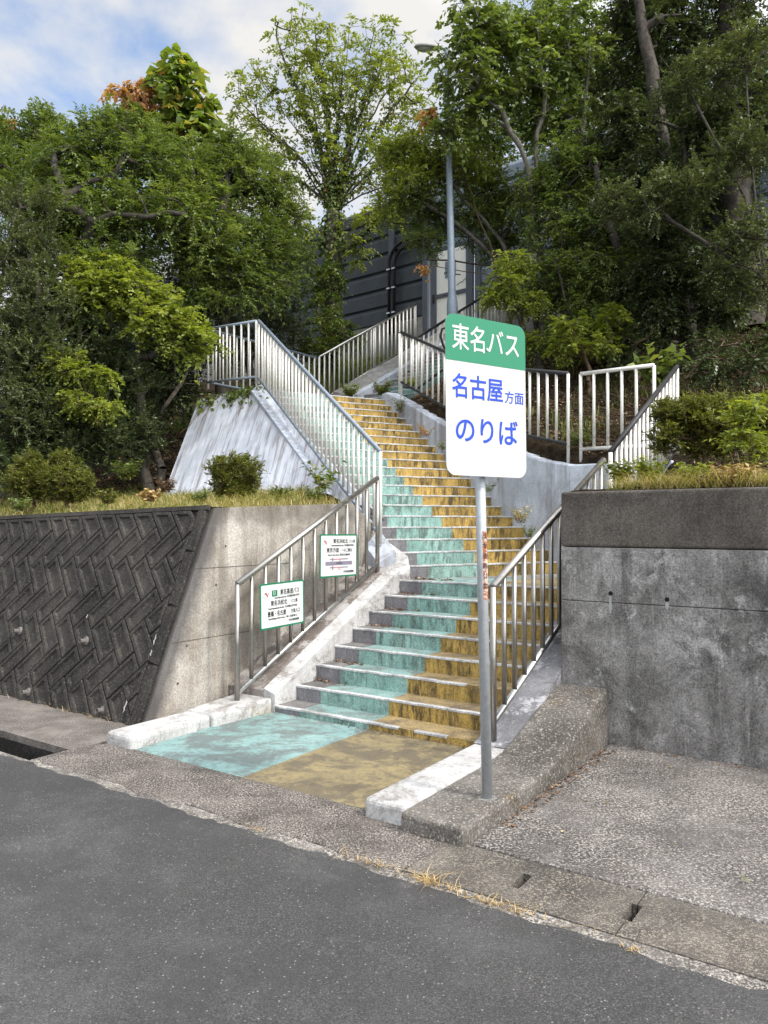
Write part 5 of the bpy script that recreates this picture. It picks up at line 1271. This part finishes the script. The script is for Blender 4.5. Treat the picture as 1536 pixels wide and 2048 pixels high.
make_tree('dark_tree', 'shaded dark tree low in the right wood behind the trunks', 'tree', (1400, 15.5),
    [(1240, 560, 15.0, 130, 90), (1480, 650, 14.6, 110, 55), (1380, 640, 14.9, 90, 50), (1400, 520, 15.2, 130, 100), (1500, 600, 14.5, 90, 90), (1350, 420, 15.4, 120, 80), (1130, 640, 14.6, 90, 50), (1500, 420, 15.2, 90, 90)],
    820, (.075, .040), 'leaf_dark', 'bark', .12, 48, K=5, pairs=7, rl=.40, group=RT)
make_tree('box_tree', 'pale grey-green small-leaved tree spreading in front of the dark trunks at the right edge', 'tree', (1560, 11.0),
    [(1400, 150, 11.6, 60, 50, .6), (1340, 195, 11.6, 45, 30, .5), (1390, 370, 11.2, 90, 35, .6), (1330, 385, 11.2, 55, 30, .5), (1480, 120, 11.6, 50, 60, .5), (1480, 300, 11.2, 60, 50, .6), (1290, 430, 11.4, 55, 45, .6), (1230, 400, 11.6, 45, 40, .5), (1490, 480, 10.8, 55, 60, .6), (1500, 570, 10.8, 50, 45, .5), (1450, 545, 10.8, 45, 25, .4)],
    700, (.050, .028), 'leaf_fine', 'bark', .05, 49, K=4, pairs=7, rl=.24, droop=.1, upb=.4, group=RT,
    limbs=[[A(1530, 560, 10.9), A(1400, 480, 11.1), A(1300, 400, 11.3)], [A(1530, 560, 10.9), A(1470, 350, 11.2), A(1380, 180, 11.5), A(1320, 120, 11.7)], [A(1530, 560, 10.9), A(1500, 300, 11.2), A(1490, 100, 11.5)]])
make_tree('yellow_shrub', 'glossy yellow-green shrub on the leaf-littered slope just behind the curved wall railing', 'shrub', (1180, 12.0),
    [(1140, 655, 12.0, 45, 22, .4), (1190, 690, 12.0, 50, 22, .4), (1130, 700, 11.9, 35, 18, .3), (1230, 640, 12.2, 40, 25, .4)],
    90, (.090, .036), 'leaf_bright', 'twig', .03, 50, K=4, pairs=5, rl=.18, droop=.4, group=RT)
make_tree('dark_shrub', 'dark blue-green shrub at the foot of the trunks behind the short bright railing', 'shrub', (1280, 12.2),
    [(1275, 680, 12.2, 50, 40, .4), (1250, 730, 12.0, 35, 25, .3), (1290, 620, 12.4, 40, 35, .4)], 120, (.055, .032), 'leaf_dark', 'twig', .03, 51, K=4, pairs=6, rl=.18, group=RT)
make_tree('far_tree', 'distant dark crown seen through the right wood', 'tree', (1250, 26), [(1050, 250, 26, 170, 120), (1250, 150, 26, 160, 160), (1450, 200, 26, 150, 180), (1300, 380, 25, 250, 100), (1120, 30, 26, 100, 70)], 620, (.16, .09), 'leaf_mid', 'bark', .2, 52, K=5, pairs=6, rl=.7, group=RT)
# hedge and broad-leaved shrub on the right wall
HS = 'shrubs on top of the right wall'
make_tree('clipped_hedge', 'clipped twiggy hedge with bare grey stems on top of the right wall', 'hedge', (1390, 6.9),
    [(1350, 835, 6.9, 48, 22, .25), (1400, 850, 6.9, 70, 30, .30), (1460, 835, 7.0, 70, 40, .3), (1530, 830, 7.0, 50, 40, .3), (1330, 880, 6.8, 30, 28, .2), (1420, 890, 7.0, 70, 30, .28, .7), (1370, 815, 6.9, 60, 16, .25)],
    1300, (.026, .014), 'leaf_hedge', 'twig', .022, 71, K=4, pairs=6, rl=.085, droop=.05, upb=.5, group=HS, shell=.35, trunk_top=.3, twig_r=.002)
make_tree('understorey_shrub', 'low dark leafy undergrowth on the slope right of the steep handrail', 'shrub', (1440, 9.5),
    [(1400, 740, 9.8, 50, 30, .4), (1480, 730, 9.6, 60, 35, .4), (1530, 700, 9.8, 40, 50, .4), (1420, 690, 10.6, 50, 30, .4)], 150, (.055, .030), 'leaf_dark', 'twig', .03, 76, K=4, pairs=6, rl=.20, droop=.4, group=RT)
make_tree('broadleaf_shrub', 'bright green broad-leaved shrub at the right edge above the grey wall', 'shrub', (1505, 6.4),
    [(1500, 820, 6.3, 50, 30, .22), (1480, 870, 6.2, 42, 22, .2), (1520, 900, 6.3, 25, 30, .2)],
    60, (.052, .028), 'leaf_bright', 'twig', .014, 72, K=3, pairs=4, rl=.13, droop=.35, group=HS, twig_r=.002)
CS = 'clipped round shrubs on the left bank'
make_tree('clipped_shrub', 'round clipped shrub in front of the blue-white painted slope', 'shrub', (470, 9.3), [(470, 940, 9.3, 55, 30, .30), (470, 968, 9.3, 50, 26, .28), (470, 990, 9.3, 38, 16, .25)], 620, (.030, .014), 'leaf_hedge', 'twig', .022, 73, K=4, pairs=6, rl=.10, droop=.05, upb=.3, group=CS, twig_r=.0022, sink=.05)
make_tree('clipped_shrub', 'round clipped shrub on the left bank, right one of the close pair', 'shrub', (138, 9.7), [(135, 968, 9.7, 50, 36, .30), (130, 925, 9.7, 22, 24, .12, .4)], 620, (.030, .015), 'leaf_hedge', 'twig', .022, 74, K=4, pairs=6, rl=.11, droop=.05, upb=.5, group=CS, twig_r=.0022, sink=.05)
make_tree('clipped_shrub', 'ragged clipped shrub at the far left of the bank, left one of the close pair', 'shrub', (62, 9.9), [(58, 965, 9.9, 46, 36, .30), (60, 925, 9.9, 22, 18, .15, .5)], 560, (.032, .016), 'leaf_hedge', 'twig', .022, 75, K=4, pairs=6, rl=.12, droop=.05, upb=.5, group=CS, twig_r=.0022, sink=.05)

# ------------------------------------------------------------------ grass, litter, weeds
rg = np.random.default_rng(99)
def patchy(P, lo, sc=1.3, ph=0):
    v = np.sin(P[:, 0] * sc * 2.3 + ph) * np.sin(P[:, 1] * sc * 1.9 + ph * 2) + .6 * np.sin(P[:, 0] * sc * 6.1 + ph) * np.sin(P[:, 1] * sc * 5.3)
    return P[(v + rg.normal(0, .5, len(P))) > lo]
NL = -np.array([V1.x, V1.y, .3])[None]
P = patchy(area_pts(rg, -13, -.72, .0, 2.7, 60000), -.9)
blades('grass', P, .19, 'straw', 1, .0036, 2.4, label='dry straw-coloured grass along the top of the left walls', cat='grass')
P = area_pts(rg, -13, -.74, -.05, .22, 12000)
blades('grass', P, .12, 'straw', 2, .0035, 1.2, label='fringe of dry grass hanging over the edge of the left walls', cat='grass', dirs=NL * rg.uniform(.1, .9, (len(P), 1)))
P = patchy(area_pts(rg, -13, -.9, .1, 3.2, 26000), .1, 1.1, 2)
blades('grass', P, .22, 'grass', 3, .0045, 1.1, label='greener grass and weeds on the left bank behind the walls', cat='grass')
P = patchy(area_pts(rg, 2.4, 9, .90, 2.0, 30000), -.5)
blades('grass', P, .19, 'straw', 4, .0028, 2.8, label='dry grass and creepers on top of the right grey wall', cat='grass')
P = patchy(area_pts(rg, 2.4, 9, .98, 3.4, 12000), .1, 1.5, 1)
blades('grass', P, .13, 'grass', 5, .004, 1.2, label='green grass below the clipped hedge on the right', cat='grass')
def scatter_leaves(name, P, size, mat, seed, label, cat, lift=.012, flat=.35, kind='stuff'):
    rg = np.random.default_rng(seed); n = len(P); a = rg.uniform(0, 2 * np.pi, n)
    d = np.stack([np.cos(a), np.sin(a), rg.normal(0, flat, n)], 1); nm = np.array([0, 0, 1.]) + rg.normal(0, flat, (n, 3))
    V, Fq = leaf_quads(P + np.array([0, 0, lift]), d, nm, size * rg.uniform(.5, 1.3, n), size * .5 * rg.uniform(.6, 1.3, n))
    o = quick_mesh(name, V, Fq, M[mat], attr=np.repeat(rg.random(n), 4)); return tag(o, label, cat, None, kind)
P = area_pts(rg, -3.0, 9, 3.6, 10, 52000)
scatter_leaves('leaf_litter', P, .055, 'litter', 1, 'brown leaf litter covering the slope under the right wood', 'leaf litter', .02, .5)
P = area_pts(rg, -13, -5, 2.6, 8, 22000)
scatter_leaves('leaf_litter', P, .055, 'litter', 2, 'reddish dead leaves and fern litter on the left bank under the wood', 'leaf litter', .02, .5)
# dead stems lying on the slope
def stems(name, P, ln, seed, label, mat='twig', r=.004):
    rg = np.random.default_rng(seed); n = len(P); a = rg.uniform(0, 2 * np.pi, n)
    d = np.stack([np.cos(a), np.sin(a), rg.uniform(-.1, .5, n)], 1) * (ln * rg.uniform(.4, 1.2, (n, 1)))
    V, Fq = tubes(P, P + d, np.full(n, r), np.full(n, r * .5), 3); return tag(quick_mesh(name, V, Fq, M[mat]), label, 'dead twigs', None, 'stuff')
stems('dead_twigs', area_pts(rg, -2.5, 8, 3.9, 10, 4200), .55, 3, 'bare dead twigs and stems strewn over the right slope')
stems('dead_twigs', area_pts(rg, -12, -5.6, 3.0, 9, 1500), .6, 4, 'bare dead twigs on the left bank under the wood')
blades('undergrowth', patchy(area_pts(rg, -2.0, 7.5, 3.2, 8.0, 9000), .2), .22, 'grass', 6, .006, .8, label='sparse weeds on the right slope just behind the wall railings', cat='weeds')
blades('undergrowth', area_pts(rg, -9.5, -5.8, 6.2, 11, 4200), .45, 'grass', 7, .008, .9, label='long grass and weeds behind the upper landing railing', cat='weeds')
def weed(px, py, D, n, h, label, mat='leaf_mid', ls=.05, seed=0, gr=None):
    rg = np.random.default_rng(seed); c = np.array(at(px, py, D)); e = empty('weed', tuple(c), label, 'weed', gr)
    a = rg.uniform(0, 2 * np.pi, n); d = np.stack([np.cos(a) * .7, np.sin(a) * .7, np.ones(n)], 1) * (h * rg.uniform(.4, 1, (n, 1)))
    st = c + rg.normal(0, .03, (n, 3)) * np.array([1, 1, 0]); V, Fq = tubes(st, st + d, np.full(n, .0022), np.full(n, .001), 3); quick_mesh('stems', V, Fq, M['twig'], e)
    k = 7; f = np.tile(np.linspace(.25, 1, k), n)[:, None]; P = np.repeat(st, k, 0) + np.repeat(d, k, 0) * f
    V, Fq = leaf_quads(P, rg.normal(0, 1, (n * k, 3)) * np.array([1, 1, .4]), np.array([0, 0, 1.]) + rg.normal(0, .4, (n * k, 3)), ls * rg.uniform(.5, 1.2, n * k), ls * .5 * rg.uniform(.6, 1.2, n * k))
    quick_mesh('leaves', V, Fq, M[mat], e, attr=np.repeat(rg.random(n * k), 4)); return e
WG = 'weeds growing along the staircase wall'
for i, (px, py, D, n, h, lab, mat, ls) in enumerate([
    (1042, 1046, 9.95, 26, .22, 'weed tuft at the foot of the curved wall, lowest of the wall weeds', 'straw', .05),
    (975, 984, 10.9, 16, .20, 'weed sprig at the right end of the ochre steps half hidden by the sign pole', 'grass', .05),
    (1060, 1075, 9.7, 20, .18, 'thin weeds between the lowest ochre steps and the blue-white wall', 'leaf_mid', .04),
    (852, 873, 12.6, 18, .22, 'small weed against the curved wall midway up the ochre steps', 'leaf_orange', .05),
    (800, 825, 13.6, 22, .30, 'reddish weed against the wall near the top of the ochre steps', 'leaf_ivy', .05),
    (885, 900, 12.1, 16, .18, 'green weed in the corner of the ochre steps left of the sign', 'leaf_mid', .04)]):
    weed(px, py, D, n, h, lab, mat, ls, 80 + i, WG)
weed(765, 790, 14.6, 60, .30, 'clump of weeds and creepers at the left edge of the upper landing', 'leaf_ivy', .07, 90)
weed(700, 795, 14.3, 60, .25, 'low green creeper patch on the upper landing behind the railing', 'leaf_mid', .07, 91)
weed(820, 775, 14.4, 40, .20, 'bright creeper on top of the curved wall beside its railing', 'leaf_bright', .07, 92)
weed(1240, 965, 7.1, 60, .22, 'yellow-green creeper leaves at the left end of the grey wall top', 'leaf_bright', .06, 93)
weed(1390, 965, 6.1, 70, .16, 'pale creeping weeds below the clipped hedge', 'leaf_bright', .05, 94)
weed(650, 985, 9.5, 14, .42, 'tall single weed at the lower end of the painted slope', 'grass', .12, 95)
weed(1160, 890, 10.1, 50, .22, 'green weeds at the foot of the short bright railing', 'leaf_mid', .05, 96)
weed(1310, 770, 9.9, 20, .5, 'big-leaved green weed behind the steep dark handrail', 'leaf_mid', .20, 97)
weed(250, 960, 11.3, 60, .3, 'low leafy weeds on the bank left of the painted slope', 'leaf_ivy', .08, 98)
weed(1300, 962, 6.6, 70, .20, 'pale yellow creeper mass on the wall top between the handrail and the hedge', 'leaf_bright', .055, 99)
weed(1480, 968, 5.75, 60, .15, 'straggling dry creeper on the wall top at the right edge of the photo', 'straw_dry', .05, 100)
weed(560, 1000, 9.3, 60, .16, 'low reddish-green weeds on the bank at the foot of the painted slope', 'leaf_ivy', .06, 101)
weed(630, 1000, 9.1, 40, .16, 'green weeds at the right foot of the painted slope', 'leaf_mid', .05, 102)
weed(330, 985, 11.2, 60, .22, 'dry reddish weeds at the left corner of the painted slope', 'litter', .06, 103)
for i, (px, py, D, n, h, mat, ls, lab) in enumerate([
    (40, 1022, 9.0, 40, .16, 'leaf_mid', .05, 'low green weeds on the left wall top at the edge of the photo'),
    (215, 1008, 9.2, 60, .18, 'leaf_hedge', .05, 'olive weeds on the bank right of the clipped shrub pair'),
    (300, 1003, 8.8, 50, .14, 'straw_dry', .06, 'dry curled weeds on the bank below the corner of the painted slope'),
    (400, 1003, 8.6, 50, .13, 'leaf_mid', .04, 'short green weeds on the bank left of the round shrub by the slope'),
    (1420, 972, 5.9, 50, .10, 'litter', .05, 'brown dead creeper leaves on the right wall top, middle of its length')]):
    weed(px, py, D, n, h, lab, mat, ls, 120 + i, 'weeds along the wall tops')
# ivy trailing over the top of the painted slope
vi = empty('ivy', tuple(topf[2]), 'ivy and bare vines trailing over the top of the blue-white slope', 'ivy')
sv = random.Random(4); segA, segB = [], []; LP = []
uu = (topf[3] - topf[2]); dn_v = (topf[1] - topf[2]).normalized(); nf = uu.normalized().cross(dn_v).normalized()
if nf.y > 0: nf = -nf
for i in range(30):
    f = sv.random(); p = topf[2] + uu * f + nf * .015 + Vector((0, 0, .02)); d = (dn_v + uu.normalized() * sv.uniform(-1.2, .6)).normalized(); Ln = sv.choice([.25, .35, .5, .8, 1.1 if f < .4 else .6])
    steps = int(Ln / .06)
    for k in range(steps):
        d = (d + dn_v * .12 + uu.normalized() * sv.uniform(-.35, .35)).normalized(); q = p + d * .06; segA.append(p); segB.append(q)
        if k < 9 or sv.random() < .05:
            for _ in range(2 if k < 5 else 1): LP.append(q + Vector((sv.uniform(-.06, .06), sv.uniform(-.06, .06), sv.uniform(-.02, .07))))
        p = q
segA, segB, LP = (np.array([tuple(v) for v in s_]) for s_ in (segA, segB, LP))
V, Fq = tubes(segA, segB, np.full(len(segA), .0045), np.full(len(segA), .004), 4); quick_mesh('vines', V, Fq, M['twig'], vi)
V, Fq = leaf_quads(LP, np.array([[0, -.2, -.8]]) + rg.normal(0, .5, LP.shape), np.array(nf)[None] + rg.normal(0, .35, LP.shape), rg.uniform(.04, .10, len(LP)), rg.uniform(.035, .08, len(LP))); quick_mesh('leaves', V, Fq, M['leaf_ivy'], vi, attr=np.repeat(rg.random(len(LP)), 4))
# dry tufts and debris on the pavement
def tuft(a, b, z, n, h, lab, seed, spread=(.2, .02)):
    rg = np.random.default_rng(seed); A_ = a + rg.normal(0, spread[0], n); B_ = b + rg.normal(0, spread[1], n)
    P = np.stack([O.x + U1.x * A_ + V1.x * B_, O.y + U1.y * A_ + V1.y * B_, np.full(n, z)], 1)
    P = P[rg.random(len(P)) < .6]; o = blades('dry_grass_tuft', P, h, 'straw_dry', seed, .0020, 2.6, kind=None, label=lab, cat='dry grass'); o['group'] = 'dry grass tufts in the pavement joints'
tuft(3.1, -2.0, .012, 200, .05, 'row of dry yellow grass sprouting between asphalt and gutter lid', 1, (.17, .012))
tuft(2.78, -1.98, .012, 100, .065, 'dry yellow tuft where the apron meets the gutter lid', 2, (.04, .015))
tuft(2.45, -1.99, .02, 80, .04, 'dry straw tuft on the broken front edge of the apron', 3, (.08, .01))
tuft(1.7, -2.0, .02, 24, .03, 'tiny dry tuft in the crack of the apron edge', 4, (.03, .01))
tuft(-.55, -.75, .0, 110, .10, 'dry grass at the foot of the block wall beside the white kerb', 5, (.16, .05))
tuft(-1.9, -.98, .0, 90, .06, 'thin dry grass along the foot of the block wall', 6, (.6, .02))
tuft(-.12, -.1, .03, 90, .12, 'long dry stalks in the corner between kerb and lowest step', 7, (.09, .1))
tuft(3.75, -2.02, .012, 26, .03, 'tiny dry tuft at the road edge of the second lid', 8, (.02, .01))
def litter_ab(name, a0, a1, b0, b1, n, z, size, lab, seed, mat='litter'):
    rg = np.random.default_rng(seed); A_ = rg.uniform(a0, a1, n); B_ = rg.uniform(b0, b1, n); P = np.stack([O.x + U1.x * A_ + V1.x * B_, O.y + U1.y * A_ + V1.y * B_, np.full(n, z)], 1)
    return scatter_leaves(name, P, size, mat, seed, lab, 'dead leaves', .006, .35)
litter_ab('dead_leaves', 2.76, 2.83, -1.2, .6, 240, .02, .032, 'brown dead leaves lined up along the stone block', 11)
litter_ab('dead_leaves', 2.8, 4.6, .66, .735, 90, .02, .03, 'dead leaves at the foot of the grey retaining wall', 12)
litter_ab('dead_leaves', .2, 2.0, -.1, .05, 90, .036, .026, 'small dead leaves at the foot of the lowest step', 13)
for k, n in ((2, 26), (3, 34), (5, 30), (6, 46), (7, 40), (8, 60)):
    b0 = .064 + T1 * (k - 1); litter_ab('dead_leaves', -.08, .25 + .02 * k, b0 + T1 * .7, b0 + T1 * .97, n, Z1 + R1_ * (k - 1), .045, 'dead leaves gathered at the left end of step %s, lowest flight' % ['', '', 'two', 'three', '', 'five', 'six', 'seven', 'eight'][k], 20 + k)
litter_ab('dead_leaves', 2.6, 7, -1.4, .6, 30, .02, .04, 'a few stray stalks and leaves on the washed slab', 30, 'straw')
